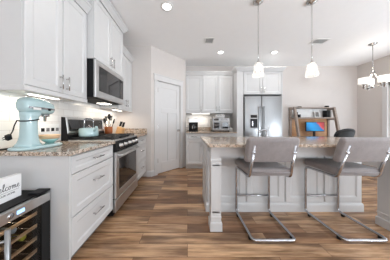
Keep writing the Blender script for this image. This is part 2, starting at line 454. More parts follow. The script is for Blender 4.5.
# pantry closet in the corner: return wall, angled wall with the door, short side wall
structure('wall_pantry_return', MB().box(XW, -0.77, YP, YP+0.09, 0, H), 'wall')
DG = Matrix.Translation((-0.77, YP, 0)) @ Matrix.Rotation(PI/4, 4, 'Z')     # local x along the angled wall, -y outward
DL = 0.72*math.sqrt(2); D0, D1, DH = 0.155, 0.825, 2.06
structure('wall_pantry_angled', MB(DG).box(0, D0, 0, 0.09, 0, H).box(D1, DL, 0, 0.09, 0, H).box(D0, D1, 0, 0.09, DH, H), 'wall')
structure('wall_pantry_side', MB().box(-0.14, -0.05, 3.78, YB, 0, H), 'wall')
d = structure('door_1', MB(DG).box(D0+0.004, D1-0.004, 0.022, 0.05, 0.012, DH-0.004), 'trim')
d['label'] = 'white three panel pantry door in the angled wall'
pm = MB(DG)
u0, u1 = D0+0.006, D1-0.006; mid = (u0+u1)/2; S = 0.105
for a, b, c, e in ((u0, u0+S, 0.014, DH-0.006), (u1-S, u1, 0.014, DH-0.006), (u0+S, u1-S, DH-0.13, DH-0.006), (u0+S, u1-S, 1.36, 1.47), (u0+S, u1-S, 0.014, 0.25), (mid-0.045, mid+0.045, 0.25, 1.36)):
    pm.box(a, b, 0.010, 0.022, c, e)
pm.build('door_frame', 'trim', d, bevel=0.003)
MB(DG).lathe([(0, -0.062), (0.018, -0.058), (0.027, -0.044), (0.024, -0.030), (0.011, -0.024), (0.010, -0.008), (0.028, -0.006), (0.028, 0)], (u1-0.055, 0.010, 0.95), 16, 'y').build('door_knob', 'nickel', d)
for z in (1.86, 1.05, 0.30):
    MB(DG).tube([(u0-0.002, 0.004, z-0.045), (u0-0.002, 0.004, z+0.045)], 0.007, 8).box(u0, u0+0.022, 0.007, 0.0102, z-0.045, z+0.045).build('hinge', 'nickel', d)
structure('trim_1', MB(DG).box(D0-0.08, D0, -0.018, 0, 0, DH).box(D1, D1+0.08, -0.018, 0, 0, DH)
          .box(D0-0.09, D1+0.09, -0.022, 0, DH, DH+0.115).box(D0-0.10, D1+0.10, -0.030, 0, DH+0.115, DH+0.135), 'trim', bevel=0.002)
BBP = [(0, 0), (0.014, 0), (0.014, 0.095), (0.008, 0.115), (0.0, 0.12)]
def base(name, path): structure(name, MB().mold(path, BBP), 'trim')
base('baseboard_pantry', [(-0.86, YP), (-0.77, YP), ((DG @ Vector((D0-0.08, 0, 0))).x, (DG @ Vector((D0-0.08, 0, 0))).y)])
base('baseboard_back', [(2.32, YB), (XR, YB)])
base('baseboard_right', [(XR, YB), (XR, PD1+0.1)])
base('baseboard_left', [(XW, YF), (XW, 0.62)])
# tile backsplash
def tiles(name, rot):
    M[name] = tile_wall(name, rot)
tiles('tile_left', (0, -PI/2, -PI/2)); tiles('tile_back', (-PI/2, 0, 0))
structure('trim_2', MB().box(XW, XW+0.008, 1.02, 2.455, 0.92, 1.36).box(XW, XW+0.008, 2.455, YP, 0.92, 1.36).box(XW, XW+0.008, 1.69, 2.46, 1.36, 1.428), 'tile_left')
structure('trim_3', MB().box(-0.05, 1.2, YB-0.008, YB, 1.02, 1.36), 'tile_back')
# patio door
f = MB()
for y0, y1 in ((PD0, PD0+0.07), ((PD0+PD1)/2-0.05, (PD0+PD1)/2+0.05), (PD1-0.07, PD1)): f.box(XR+0.03, XR+0.09, y0, y1, 0.02, PDH)
f.box(XR+0.03, XR+0.09, PD0, PD1, 0.0, 0.09).box(XR+0.03, XR+0.09, PD0, PD1, PDH-0.08, PDH)
d2 = structure('door_2', f, 'trim'); d2['label'] = 'white framed sliding glass patio door in the right wall'
MB().box(XR+0.055, XR+0.062, PD0+0.06, PD1-0.06, 0.08, PDH-0.07).build('pane', 'glass', d2)
MB().tube([(XR+0.02, (PD0+PD1)/2+0.02, 0.9), (XR+0.02, (PD0+PD1)/2+0.02, 1.15)], 0.01, 8).build('door_handle', 'nickel', d2)
structure('trim_4', MB().box(XR-0.018, XR, PD1, PD1+0.09, 0, PDH+0.09).box(XR-0.018, XR, PD0-0.09, PD0, 0, PDH+0.09).box(XR-0.018, XR, PD0, PD1, PDH, PDH+0.09), 'trim')
structure('ground', MB().box(XR+0.13, XR+14, -8, 16, -0.16, -0.1), 'ceil')

# ------------------------------------------------------------------ left run: wall cabinets
UG = 'wall cabinets along the left wall'
def wall_cab(name, label, y0, y1, xf, z0, z1, ndoors, handle_v, crown=0.09, rail=True, group=UG, open_near=False, open_far=False):
    r = thing(name, label, 'cabinet', (XW+0.01, (y0+y1)/2, z0), group)
    xb = xf-0.02
    MB().box(XW+0.010, xb, y0, y1, z0, z1).build('carcass', 'paint', r)
    fr = face_xp(xb); w = (y1-y0)/ndoors
    for k in range(ndoors):
        a, b = y0+k*w+0.003, y0+(k+1)*w-0.003
        hu = (b-0.032) if k % 2 == 0 else (a+0.032)
        front('door', fr, a, b, z0+0.022 if rail else z0+0.004, z1-0.014, r, (hu, handle_v, True))
    path = []
    if open_near: path.append((XW+0.01, y0))
    path += [(xf-0.004, y0), (xf-0.004, y1)]
    if open_far: path.append((XW+0.01, y1))
    # outward is right of travel: travel from near to far along +Y puts outward at +X
    MB().mold(path, crown_prof(z1-0.006, crown/0.09)).build('crown_moulding', 'paint', r)
    if rail:
        m = MB().box(xf-0.022, xf+0.004, y0-0.004 if open_near else y0, y1, z0-0.022, z0+0.018)
        if open_near: m.box(XW+0.01, xf-0.022, y0-0.004, y0+0.016, z0-0.022, z0+0.018)
        m.build('light_rail', 'paint', r, bevel=0.003)
    return r
wall_cab('wall_cabinet', 'white two door wall cabinet nearest the camera, above the stand mixer', 1.04, 1.692, -1.17, 1.382, 2.40, 2, 1.50, open_near=True)
wall_cab('wall_cabinet', 'deeper taller white wall cabinet directly above the microwave', 1.696, 2.452, -1.09, 1.885, 2.655, 2, 1.985, crown=0.10, rail=False, open_near=True, open_far=True)
wall_cab('wall_cabinet', 'white wall cabinet between the microwave and the pantry wall', 2.456, 3.052, -1.17, 1.382, 2.40, 2, 1.50)

# microwave
r = thing('microwave', 'stainless over the range microwave under the deeper wall cabinet', 'microwave', (XW+0.01, 2.074, 1.43))
y0, y1, z0, z1 = 1.70, 2.448, 1.432, 1.882
MB().box(XW+0.010, -1.105, y0, y1, z0, z1-0.002).build('body', 'black', r)
fr = face_xp(-1.105)
m = MB(fr); dw = y1-0.14
dw = y1-0.004; m.panel(y0+0.002, dw, z0+0.004, z1-0.004, 0, 0.028, 0.045, 0.004, 0.006)
dr = m.build('door', 'steel', r)
MB(fr).box(y0+0.075, dw-0.018, -0.0292, -0.024, z0+0.085, z1-0.060).build('window', 'black_glass', dr)
MB(fr).box(dw-0.155, dw-0.150, -0.0298, -0.0292, z0+0.085, z1-0.060).build('panel_divider', 'dark', dr)
MB(fr).box(dw-0.135, dw-0.035, -0.0300, -0.0292, z1-0.105, z1-0.080).build('clock_display', 'dark', dr)
MB(fr).box(y0+0.20, dw-0.20, -0.034, -0.028, z0+0.030, z0+0.042).build('pull_lip', 'steel', dr)
MB().box(XW+0.06, -1.13, y0+0.05, y1-0.05, z0-0.006, z0).build('vent_grille', 'dark', r)
lm = MB().box(-1.36, -1.22, 2.17, 2.33, z0-0.010, z0-0.006).build('lamp_lens', 'led', r)
area('cooktop_lamp', (-1.29, 2.25, z0-0.02), (0, 0, 0), 0.12, 0.14, 1.1, (1.0, 0.86, 0.68))

# under cabinet light bars
def ulight(y0, y1, x, label):
    o = thing('light_bar', label, 'light', (x, (y0+y1)/2, 1.375), 'light bars under the left wall cabinets')
    MB().box(x-0.03, x+0.03, y0-0.02, y1+0.02, 1.366, 1.381).build('housing', 'white', o)
    MB().box(x-0.022, x+0.022, y0, y1, 1.3625, 1.366).build('lens', 'led', o)
    area('undercabinet_lamp', (x-0.04, (y0+y1)/2, 1.355), (0, 0, 0), 0.05, y1-y0, 1.8, (1.0, 0.90, 0.76))
ulight(1.22, 1.47, -1.32, 'white light bar glowing under the wall cabinet above the mixer')
ulight(2.58, 2.86, -1.32, 'white light bar glowing under the wall cabinet beside the pantry')

# ------------------------------------------------------------------ left run: base cabinets and granite
BG = 'base cabinets along the left wall'
def base_left(label, y0, y1, endp):
    r = thing('base_cabinet', label, 'cabinet', (-1.19, (y0+y1)/2, 0), BG)
    MB().box(XW+0.004, -0.89, y0, y1, 0.112, 0.882).build('carcass', 'paint', r)
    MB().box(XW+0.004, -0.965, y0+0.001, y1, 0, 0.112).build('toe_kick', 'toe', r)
    if endp: MB().box(XW+0.004, -0.872, y0-0.018, y0-0.0005, 0, 0.882).build('end_panel', 'paint', r)
    fr = face_xp(-0.89); c = (y0+y1)/2
    for a, b in ((0.735, 0.872), (0.408, 0.729), (0.118, 0.402)):
        front('drawer', fr, y0+0.004, y1-0.004, a, b, r, (c, (a+b)/2+ (0 if b > 0.8 else 0.03), False), st=0.04 if b > 0.8 else 0.055, hl=0.14)
base_left('white three drawer base cabinet between the wine cooler and the range', 1.085, 1.700, True)
base_left('white three drawer base cabinet between the range and the pantry wall', 2.462, 3.05, False)
def slab(label, x0, x1, y0, y1, name='countertop', extra=None):
    m = MB().box(x0, x1, y0, y1, 0.884, 0.915)
    o = m.build(name, 'granite', None, bevel=0.006)
    return tag(o, label, 'countertop')
slab('speckled beige granite countertop under the stand mixer', XW+0.009, -0.845, 1.045, 1.702)
slab('short granite countertop under the knife block', XW+0.009, -0.845, 2.460, YP-0.003)
tag(MB().box(XW+0.012, -0.85, YP-0.022, YP-0.001, 0.9165, 1.015).build('backsplash_strip', 'granite', bevel=0.002), 'low granite upstand along the pantry return wall', 'backsplash')

# ------------------------------------------------------------------ gas range
RY0, RY1 = 1.706, 2.456
r = thing('gas_range', 'stainless gas range with black grates below the microwave', 'stove', (-1.17, 2.08, 0))
MB().box(XW+0.012, -0.88, RY0, RY1, 0.03, 0.90).build('body', 'black', r)
fr = face_xp(-0.88)
od = MB(fr).panel(RY0+0.002, RY1-0.002, 0.225, 0.775, 0.0, 0.04, 0.075, 0.004, 0.006).build('oven_door', 'steel', r, bevel=0.002)
MB(fr).box(RY0+0.082, RY1-0.082, -0.0385, -0.036, 0.31, 0.690).build('oven_window', 'black_glass', od)
MB(fr).tube(fillet([(RY0+0.06, -0.04, 0.735), (RY0+0.06, -0.088, 0.735), (RY1-0.06, -0.088, 0.735), (RY1-0.06, -0.04, 0.735)], 0.02), 0.012, 10).build('handle', 'steel', od)
MB(fr).panel(RY0+0.002, RY1-0.002, 0.065, 0.212, 0.0, 0.036, 0.012, 0.002, 0.004).build('storage_drawer', 'steel', r)
for y in (RY0+0.06, RY1-0.06):
    for x in (-1.42, -0.95): MB().lathe([(0.018, 0), (0.018, 0.03)], (x, y, 0), 10).build('foot', 'black', r)
cp = MB().extr([(-0.90, RY0, 0.785), (-0.842, RY0, 0.785), (-0.830, RY0, 0.80), (-0.850, RY0, 0.895), (-0.868, RY0, 0.912), (-0.90, RY0, 0.912)], (0, RY1-RY0, 0)).build('control_panel', 'dark', r)
for k in range(5):
    y = RY0+0.10+k*(RY1-RY0-0.20)/4
    Kf = Matrix.Translation((-0.840, y, 0.848)) @ Matrix.Rotation(math.radians(-12), 4, 'Y')
    MB(Kf).lathe([(0.026, 0), (0.026, 0.008), (0.021, 0.012), (0.019, 0.034), (0.015, 0.038), (0, 0.038)], (0, 0, 0), 16, 'x').box(0.02, 0.041, -0.004, 0.004, -0.018, 0.018).build('knob', 'steel', cp)
ct = MB().box(-1.40, -0.868, RY0-0.002, RY1+0.002, 0.902, 0.922).build('cooktop', 'black', r, bevel=0.003)
MB().box(-0.885, -0.862, RY0-0.004, RY1+0.004, 0.900, 0.926).box(-1.40, -0.885, RY0-0.004, RY0+0.014, 0.9005, 0.9255).box(-1.40, -0.885, RY1-0.014, RY1+0.004, 0.9005, 0.9255).build('cooktop_trim', 'steel', r, bevel=0.002)
for x in (-1.27, -1.01):
    for y in (RY0+0.18, RY1-0.18):
        MB().lathe([(0.055, 0), (0.055, 0.006), (0.040, 0.012), (0.038, 0.02), (0, 0.022)], (x, y, 0.922), 16).build('burner', 'iron', ct)
for k in range(3):
    g = MB(); a = RY0+0.02+k*0.237; b = a+0.232
    for x in (-1.385, -0.905): g.box(x-0.007, x+0.007, a, b, 0.940, 0.953)
    for y in (a+0.007, b-0.007): g.box(-1.385, -0.905, y-0.007, y+0.007, 0.940, 0.953)
    for x in (-1.27, -1.145, -1.01): g.box(x-0.006, x+0.006, a, b, 0.940, 0.953)
    g.box(-1.385, -0.905, (a+b)/2-0.006, (a+b)/2+0.006, 0.940, 0.953)
    for x in (-1.385, -0.905):
        for y in (a+0.007, b-0.007): g.box(x-0.008, x+0.008, y-0.007, y+0.007, 0.9215, 0.941)
    g.build('grate', 'iron', r)
MB().extr([(XW+0.012, RY0+0.002, 0.90), (-1.405, RY0+0.002, 0.90), (-1.405, RY0+0.002, 0.985), (-1.42, RY0+0.002, 1.0), (-1.445, RY0+0.002, 1.19), (XW+0.012, RY0+0.002, 1.20)], (0, RY1-RY0-0.004, 0)).build('backguard', 'black', r)
BGM = Matrix.Translation((-1.4185, 0, 1.0)) @ Matrix.Rotation(math.atan2(0.025, 0.19), 4, 'Y').inverted() @ face_xp(0)
bgp = MB(BGM).panel(RY0+0.004, RY1-0.004, 0.0, 0.197, 0.0, 0.010, 0.022, 0.004, 0.004).build('display_frame', 'steel', r)
MB(BGM).box(RY0+0.032, RY1-0.032, -0.009, -0.0065, 0.03, 0.168).build('display_glass', 'black_glass', bgp)

# ------------------------------------------------------------------ things on the left counters
def kettle(x, y, z):
    r = thing('kettle', 'pale teal kettle with a chrome handle on the range', 'kettle', (x, y, z))
    MB().lathe([(0.095, 0), (0.108, 0.006), (0.111, 0.02), (0.110, 0.092), (0.104, 0.104), (0.07, 0.112), (0.045, 0.114), (0, 0.114)], (x, y, z), 28).build('body', 'teal', r)
    MB().tube(smooth_path([(x+0.085, y-0.04, z+0.07), (x+0.125, y-0.06, z+0.10), (x+0.145, y-0.07, z+0.125)]), 0.016, 10, radii=None).build('spout', 'teal', r)
    MB().lathe([(0.05, 0), (0.05, 0.006), (0.02, 0.014), (0.01, 0.02), (0.014, 0.032), (0, 0.036)], (x, y, z+0.112), 18).build('lid', 'chrome', r)
    MB().tube(fillet([(x-0.02, y-0.062, z+0.107), (x-0.02, y-0.052, z+0.225), (x+0.02, y+0.052, z+0.225), (x+0.02, y+0.062, z+0.107)], 0.03, 7), 0.009, 10).build('handle', 'chrome', r)
kettle(-1.285, 1.89, 0.9535)
def crock(x, y, z):
    r = thing('utensil_crock', 'amber brown utensil crock beside the range', 'crock', (x, y, z))
    MB().lathe([(0.056, 0), (0.060, 0.004), (0.064, 0.145), (0.060, 0.149), (0.056, 0.145), (0.052, 0.012), (0, 0.010)], (x, y, z), 24).build('body', 'wood_amber', r)
    UGp = 'cooking utensils in the amber crock'
    for k, (dx, dy, lx, ly, h, kind) in enumerate(((-0.02, -0.03, -0.03, -0.09, 0.25, 's'), (0.03, -0.02, 0.09, -0.05, 0.31, 'f'), (0.0, 0.01, 0.0, 0.02, 0.345, 's'), (-0.035, 0.015, -0.07, 0.03, 0.30, 'f'), (0.025, 0.03, 0.07, 0.09, 0.24, 's'))):
        a = Vector((x+dx*0.7, y+dy*0.7, z+0.013)); b = Vector((x+dx*0.7+lx*0.42, y+dy*0.7+ly*0.42, z+h*0.80)); c = b+(b-a).normalized()*0.10
        nm = ('serving_spoon', 'slotted_turner')[kind == 'f']
        labels = ('dark spoon leaning nearest the camera in the amber crock', 'tall dark turner leaning toward the room in the amber crock', 'dark spoon upright in the middle of the amber crock', 'dark turner leaning toward the wall in the amber crock', 'short dark spoon leaning toward the knife block in the amber crock')
        u = thing(nm, labels[k], 'utensil', a, UGp)
        MB().tube([a, b], 0.0055, 8).build('handle', 'nickel' if k % 2 else 'dark', u)
        hm = MB(Matrix.Translation((b+c)/2) @ (b-a).to_track_quat('Z', 'Y').to_matrix().to_4x4())
        if kind == 's': hm.loft([ring((0, 0, t*0.052), 'z', 0.030*math.sqrt(max(0.02, 1-t*t)), 0.007*math.sqrt(max(0.05, 1-t*t)), 12, 2) for t in (-0.99, -0.7, -0.3, 0.1, 0.5, 0.8, 0.99)])
        else:
            for q in (-0.026, -0.009, 0.008): hm.box(q, q+0.012, -0.002, 0.002, -0.036, 0.036)
            hm.box(-0.026, 0.020, -0.002, 0.002, -0.042, -0.034).box(-0.026, 0.020, -0.002, 0.002, 0.034, 0.042)
        hm.build('spoon_bowl' if kind == 's' else 'blade', 'dark', u)
crock(-1.385, 2.545, 0.916)
def knife_block(x, y, z):
    o = MB(Matrix.Translation((x, y, z)))
    # slanted block leaning back toward the wall, its slotted top facing the room
    o.extr([(-0.065, -0.055, 0), (0.055, -0.055, 0), (0.088, -0.055, 0.115), (-0.022, -0.055, 0.148)], (0, 0.11, 0))
    b = tag(o.build('knife_block', 'wood_light', bevel=0.004), 'light wood knife block near the pantry wall', 'knife block')
    G = 'dark handled knives in the wood block'
    lab = ('lower', 'upper')
    for i in range(2):
        for j in range(3):
            p = Vector((x+0.006+i*0.05, y-0.033+j*0.033, z+0.1405-i*0.015)); dvec = Vector((0.29, 0, 0.957))
            q = p+dvec*0.105
            kn = thing('kitchen_knife', 'dark handled knife, %s in the %s row of the light wood block' % (('nearest', 'middle', 'farthest')[j], ('wall side', 'room side')[i]), 'knife', p, G)
            MB().tube([p+dvec*0.012, p+dvec*0.05, q], 0.0085, 8, radii=[0.0085, 0.0075, 0.0095]).build('handle', 'dark', kn)
            MB().tube([p-dvec*0.004, p+dvec*0.012], 0.006, 8).build('bolster', 'steel', kn)
knife_block(-1.31, 2.80, 0.9155)
# wall outlet plate
o = thing('outlet_plate', 'white multi gang outlet plate on the tile behind the mixer', 'outlet', (XW+0.012, 1.57, 1.0))
fr = face_xp(XW+0.0085)
MB(fr).box(1.46, 1.68, -0.006, 0, 1.0, 1.115).build('plate', 'white', o, bevel=0.003)
for k in range(4):
    c = 1.4875+k*0.055
    MB(fr).box(c-0.017, c+0.017, -0.009, -0.0058, 1.036, 1.072).build('receptacle', 'dark' if k % 2 == 0 else 'toe', o)
# stand mixer
def mixer(x, y, z):
    r = thing('stand_mixer', 'pale teal stand mixer on the near granite countertop', 'mixer', (x, y+0.17, z))
    pl = []
    for k in range(28):
        a = 2*PI*k/28
        pl.append((0.105*math.copysign(abs(math.cos(a))**0.75, math.cos(a)), 0.185*math.copysign(abs(math.sin(a))**0.75, math.sin(a))))
    def rr(sc, zz, dy=0): return [(x+px*sc, y+0.17+py*sc+dy, z+zz) for px, py in pl]
    MB().loft([rr(0.96, 0.0), rr(1.0, 0.005), rr(1.0, 0.014), rr(0.97, 0.021), rr(0.90, 0.026)]).build('base', 'teal', r)
    MB().loft([ring((x, y+0.088, z+0.022), 'z', 0.080, 0.078, 24, 2.6), ring((x, y+0.092, z+0.05), 'z', 0.062, 0.058, 24, 2.6), ring((x, y+0.095, z+0.10), 'z', 0.054, 0.047, 24, 2.6), ring((x, y+0.095, z+0.16), 'z', 0.050, 0.044, 24, 2.6),
               ring((x, y+0.095, z+0.23), 'z', 0.048, 0.044, 24, 2.6), ring((x, y+0.10, z+0.262), 'z', 0.050, 0.055, 24, 2.6), ring((x, y+0.11, z+0.296), 'z', 0.054, 0.070, 24, 2.6)]).build('column', 'teal', r)
    hd = []
    hw = 0.066
    for yy, rx, rz, zc in ((0.034, 0.02, 0.022, 0.346), (0.037, 0.038, 0.040, 0.346), (0.048, 0.050, 0.056, 0.347), (0.08, 0.058, 0.065, 0.350), (0.13, 0.061, 0.067, 0.350), (0.19, 0.060, 0.064, 0.347),
                           (0.235, 0.057, 0.059, 0.343), (0.265, 0.050, 0.051, 0.340), (0.284, 0.036, 0.038, 0.338), (0.290, 0.018, 0.02, 0.337)):
        hd.append(ring((x, y+yy, z+zc), 'y', rx, rz, 24, 2.5))
    h = MB().loft(hd).build('head', 'teal', r)
    b = MB()
    rings = []
    for yy, rx in ((0.05, 0.0525), (0.08, 0.0595), (0.13, 0.0625), (0.19, 0.0615), (0.235, 0.0585), (0.266, 0.0515)):
        rings.append((yy, rx))
    for s in (-1, 1):
        vs = []
        for yy, rx in rings: vs += [(x+s*rx, y+yy, z+0.322), (x+s*rx, y+yy, z+0.338), (x+s*(rx-0.006), y+yy, z+0.338), (x+s*(rx-0.006), y+yy, z+0.322)]
        b.loft([[vs[i*4+k] for k in range(4)] for i in range(len(rings))], False)
    b.build('chrome_band', 'chrome', h)
    MB().box(x+0.0605, x+0.0645, y+0.07, y+0.13, z+0.314, z+0.332).build('name_plate', 'white', h)
    MB().lathe([(0.02, 0), (0.02, 0.012), (0.012, 0.02), (0, 0.02)], (x, y+0.286, z+0.337), 16, 'y').build('hub_knob', 'chrome', h)
    MB().lathe([(0.032, 0), (0.032, -0.018), (0.012, -0.024), (0.009, -0.062), (0, -0.064)], (x, y+0.225, z+0.286), 16).build('beater_shaft', 'chrome', h)
    MB().lathe([(0.010, 0), (0.010, 0.012), (0.0, 0.014)], (x+0.056, y+0.205, z+0.324), 12, 'x').build('speed_lever', 'black', h)
    # cord: looped round the column, hanging plug at the back, tail on the counter
    cp = []
    for k in range(22):
        a = -PI*0.9+2*PI*k/20; cp.append((x+0.057*math.cos(a), y+0.096+0.054*math.sin(a), z+0.232+0.010*math.sin(a*1.0)))
    cd = MB().tube(smooth_path(cp, 2), 0.0045, 8).build('cord', 'black', r)
    MB().tube(smooth_path([(x-0.052, y+0.06, z+0.232), (x-0.062, y+0.05, z+0.19), (x-0.068, y+0.045, z+0.15), (x-0.075, y+0.035, z+0.118)], 4), 0.004, 8).build('cord', 'black', r)
    pg = MB(Matrix.Translation((x-0.079, y+0.028, z+0.10)) @ Euler((0.4, 0.3, 0)).to_matrix().to_4x4())
    pg.box(-0.011, 0.011, -0.016, 0.012, -0.02, 0.02).box(-0.006, -0.004, -0.034, -0.016, -0.011, -0.005).box(-0.006, -0.004, -0.034, -0.016, 0.005, 0.011)
    pg.build('plug', 'black', r)
    MB().tube(smooth_path([(x-0.06, y+0.06, z+0.02), (x-0.095, y+0.10, z+0.006), (x-0.13, y+0.02, z+0.0052), (x-0.15, y-0.05, z+0.0052), (x-0.17, y-0.0, z+0.0052), (x-0.15, y+0.08, z+0.0052), (x-0.11, y+0.13, z+0.0052)], 5), 0.004, 8).build('cord', 'black', r)
mixer(-1.272, 1.068, 0.916)
def bowl(x, y, z):
    r = thing('mixing_bowl', 'sea green and tan ceramic bowl on the mixer foot', 'bowl', (x, y, z))
    MB().lathe([(0.03, 0), (0.032, 0.004), (0.052, 0.018), (0.067, 0.038)], (x, y, z), 28).build('shell', 'teal2', r)
    MB().lathe([(0.067, 0.0381), (0.073, 0.052), (0.078, 0.070), (0.0785, 0.0735), (0.0758, 0.0725), (0.066, 0.046), (0.050, 0.024), (0.028, 0.012), (0, 0.010)], (x, y, z), 28).build('lining', 'tan', r)
bowl(-1.283, 1.352, 0.9425)

# ------------------------------------------------------------------ wine cooler and what is on and in it
CY0, CY1, CXF = 0.665, 1.058, -1.035
r = thing('wine_cooler', 'small stainless and black wine cooler at the end of the left counter', 'wine cooler', (-1.25, 0.86, 0))
m = MB()
m.box(-1.485, -1.465, CY0, CY1, 0.03, 0.625).box(-1.465, CXF, CY0, CY0+0.022, 0.03, 0.625).box(-1.465, CXF, CY1-0.022, CY1, 0.03, 0.625)
m.box(-1.465, CXF, CY0+0.022, CY1-0.022, 0.03, 0.10).box(-1.465, CXF, CY0+0.022, CY1-0.022, 0.603, 0.625)
m.build('cabinet', 'black', r)
MB().box(-1.487, CXF+0.002, CY0-0.002, CY1+0.002, 0.6255, 0.634).build('top_panel', 'dark', r, bevel=0.003)
for x in (-1.45, -1.08):
    for y in (CY0+0.04, CY1-0.04): MB().lathe([(0.018, 0), (0.018, 0.03)], (x, y, 0), 10).build('foot', 'black', r)
MB().box(CXF-0.05, CXF+0.036, CY1-0.075, CY1, 0.6342, 0.648).build('hinge_cover', 'black', r, bevel=0.003)
fr = face_xp(CXF+0.002)
dr = MB(fr).box(CY0, CY1, -0.033, 0, 0.565, 0.625).box(CY0, CY0+0.085, -0.033, 0, 0.035, 0.565).box(CY0+0.085, CY1, -0.033, 0, 0.035, 0.075).build('door', 'steel', r, bevel=0.002)
MB(fr).box(CY1-0.062, CY1-0.001, -0.0325, 0, 0.0755, 0.5645).build('dark_stile', 'dark', dr)
MB(fr).box(CY0+0.085, CY1-0.062, -0.026, -0.020, 0.0755, 0.5645).build('pane', 'smoke', dr)
MB(fr).tube([(CY0+0.105, -0.078, 0.13), (CY0+0.105, -0.078, 0.556)], 0.0115, 12).tube([(CY0+0.105, -0.078, 0.50), (CY0+0.062, -0.033, 0.50)], 0.007, 8).tube([(CY0+0.105, -0.078, 0.18), (CY0+0.062, -0.033, 0.18)], 0.007, 8).build('handle', 'steel_v', dr)
MB(fr).lathe([(0.016, 0), (0.016, -0.0015), (0, -0.0015)], (CY0+0.155, -0.033, 0.595), 18, 'y').build('power_button', 'chrome', dr)
MB(fr).box(CY0+0.185, CY0+0.225, -0.0345, -0.033, 0.584, 0.606).build('readout', 'blue_led', dr)
for z in (0.495, 0.409, 0.323, 0.237, 0.151):
    m = MB(); m.cur = 0
    m.box(-1.062, -1.044, CY0+0.03, CY1-0.03, z-0.007, z+0.007)
    m.cur = 1
    for k in range(5):
        yy = CY0+0.05+k*0.068; m.tube([(-1.455, yy, z-0.004), (-1.06, yy, z-0.004)], 0.003, 6)
    m.build('shelf', ['shelf_wood', 'nickel'], r)
point('cooler_lamp', (-1.10, 0.86, 0.585), 1.3, (1.0, 0.86, 0.66), 0.02)
WGp = 'wine bottles lying in the cooler'
M['cap_teal'] = plain('teal_foil', lin(40, 120, 130), 0.3); M['cap_blue'] = plain('pale_blue_foil', lin(150, 176, 200), 0.3)
M['cap_plum'] = plain('plum_foil', lin(116, 80, 112), 0.35); M['cap_lime'] = plain('lime_foil', lin(196, 206, 84), 0.35)
M['bottle'] = plain('dark_green_bottle_glass', lin(30, 40, 30), 0.08, coat=0.5)
for y, z, cap, lab in ((0.862, 0.502, 'cap_teal', 'wine bottle with teal foil on the top cooler shelf'), (0.90, 0.416, 'cap_blue', 'wine bottle with pale blue foil on the second cooler shelf'),
                       (0.874, 0.330, 'cap_plum', 'wine bottle with plum foil on the third cooler shelf'), (0.953, 0.330, 'cap_lime', 'wine bottle with lime foil on the third cooler shelf')):
    b = thing('wine_bottle', lab, 'bottle', (-1.25, y, z), WGp); zc = z+0.0385
    MB().lathe([(0.030, -0.36), (0.0375, -0.352), (0.0375, -0.16), (0.033, -0.135), (0.020, -0.105), (0.015, -0.085), (0.015, -0.0655)], (-1.068, y, zc), 18, 'x').build('body', 'bottle', b)
    MB().lathe([(0.0155, -0.082), (0.0160, -0.02), (0.0175, -0.018), (0.0175, -0.004), (0.014, 0), (0, 0)], (-1.075, y, zc), 18, 'x').build('foil_cap', cap, b)
# sign
SM = Matrix.Translation((-1.112, 0.70, 0.6345)) @ Matrix.Rotation(math.radians(3), 4, 'Z')
r = thing('welcome_sign', 'white block sign with script lettering on the wine cooler', 'sign', (-1.112, 0.84, 0.6345))
MB(SM).box(-0.035, 0, 0.075, 0.285, 0, 0.148).build('board', ['sign'], r, bevel=0.002)
# script "Welcome" written as pen strokes, then a small capital line under it
LET = {
 'W': ([[(0, .9), (.12, 1.0), (.16, .85), (.22, .05), (.27, 0), (.42, .72), (.46, .05), (.52, 0), (.68, .65), (.74, .98), (.86, .95)]], .72),
 'e': ([[(0, .12), (.16, .22), (.3, .38), (.26, .52), (.14, .5), (.08, .25), (.15, .03), (.28, .03), (.42, .14)]], .42),
 'l': ([[(0, .14), (.18, .45), (.30, .9), (.24, 1.05), (.15, .9), (.13, .2), (.19, .02), (.34, .14)]], .34),
 'c': ([[(0, .14), (.12, .4), (.26, .5), (.33, .43)], [(.26, .5), (.12, .42), (.08, .2), (.16, .03), (.28, .03), (.42, .14)]], .42),
 'o': ([[(0, .14), (.10, .34), (.22, .5), (.10, .44), (.07, .18), (.17, .02), (.30, .12), (.32, .36), (.22, .5), (.30, .42), (.46, .42)]], .46),
 'm': ([[(0, .42), (.08, .5), (.12, .4), (.12, 0)], [(.12, .25), (.22, .48), (.30, .45), (.31, 0)], [(.31, .25), (.42, .48), (.50, .44), (.51, .08), (.57, .02), (.68, .14)]], .68),
}
tm = MB(SM); xx = 0.128; sc = 0.042
for ch in 'Welcome':
    st, adv = LET[ch]
    for s_ in st: tm.tube([(0.0007, p.x, p.y) for p in smooth_path([(xx+a*sc, 0.068+b*sc, 0) for a, b in s_], 5)], 0.0015, 5)
    xx += adv*sc
tm.build('script_lettering', 'ink', r)
LX0, LX1 = 0.03, xx
def text_mesh(body, size, mat, M4, name, parent, align='CENTER', ext=0.0004):
    cu = bpy.data.curves.new(name, 'FONT'); cu.body = body; cu.size = size; cu.align_x = align; cu.extrude = ext
    t = bpy.data.objects.new(name, cu); COL.objects.link(t)
    me = bpy.data.meshes.new_from_object(t.evaluated_get(bpy.context.evaluated_depsgraph_get()))
    bpy.data.objects.remove(t); me.name = name
    mb = MB(M4); mb._add([tuple(v.co) for v in me.vertices], [tuple(p.vertices) for p in me.polygons])
    return mb.build(name, mat, parent)
TM = SM @ Matrix(((0, 0, 1, 0.0006), (1, 0, 0, 0.190), (0, 1, 0, 0.036), (0, 0, 0, 1)))
text_mesh('TO OUR HOME', 0.016, 'ink', TM, 'small_lettering', r)
MB(SM).box(0, 0.0008, 0.11, 0.27, 0.0555, 0.057).build('rule_line', 'ink', r)

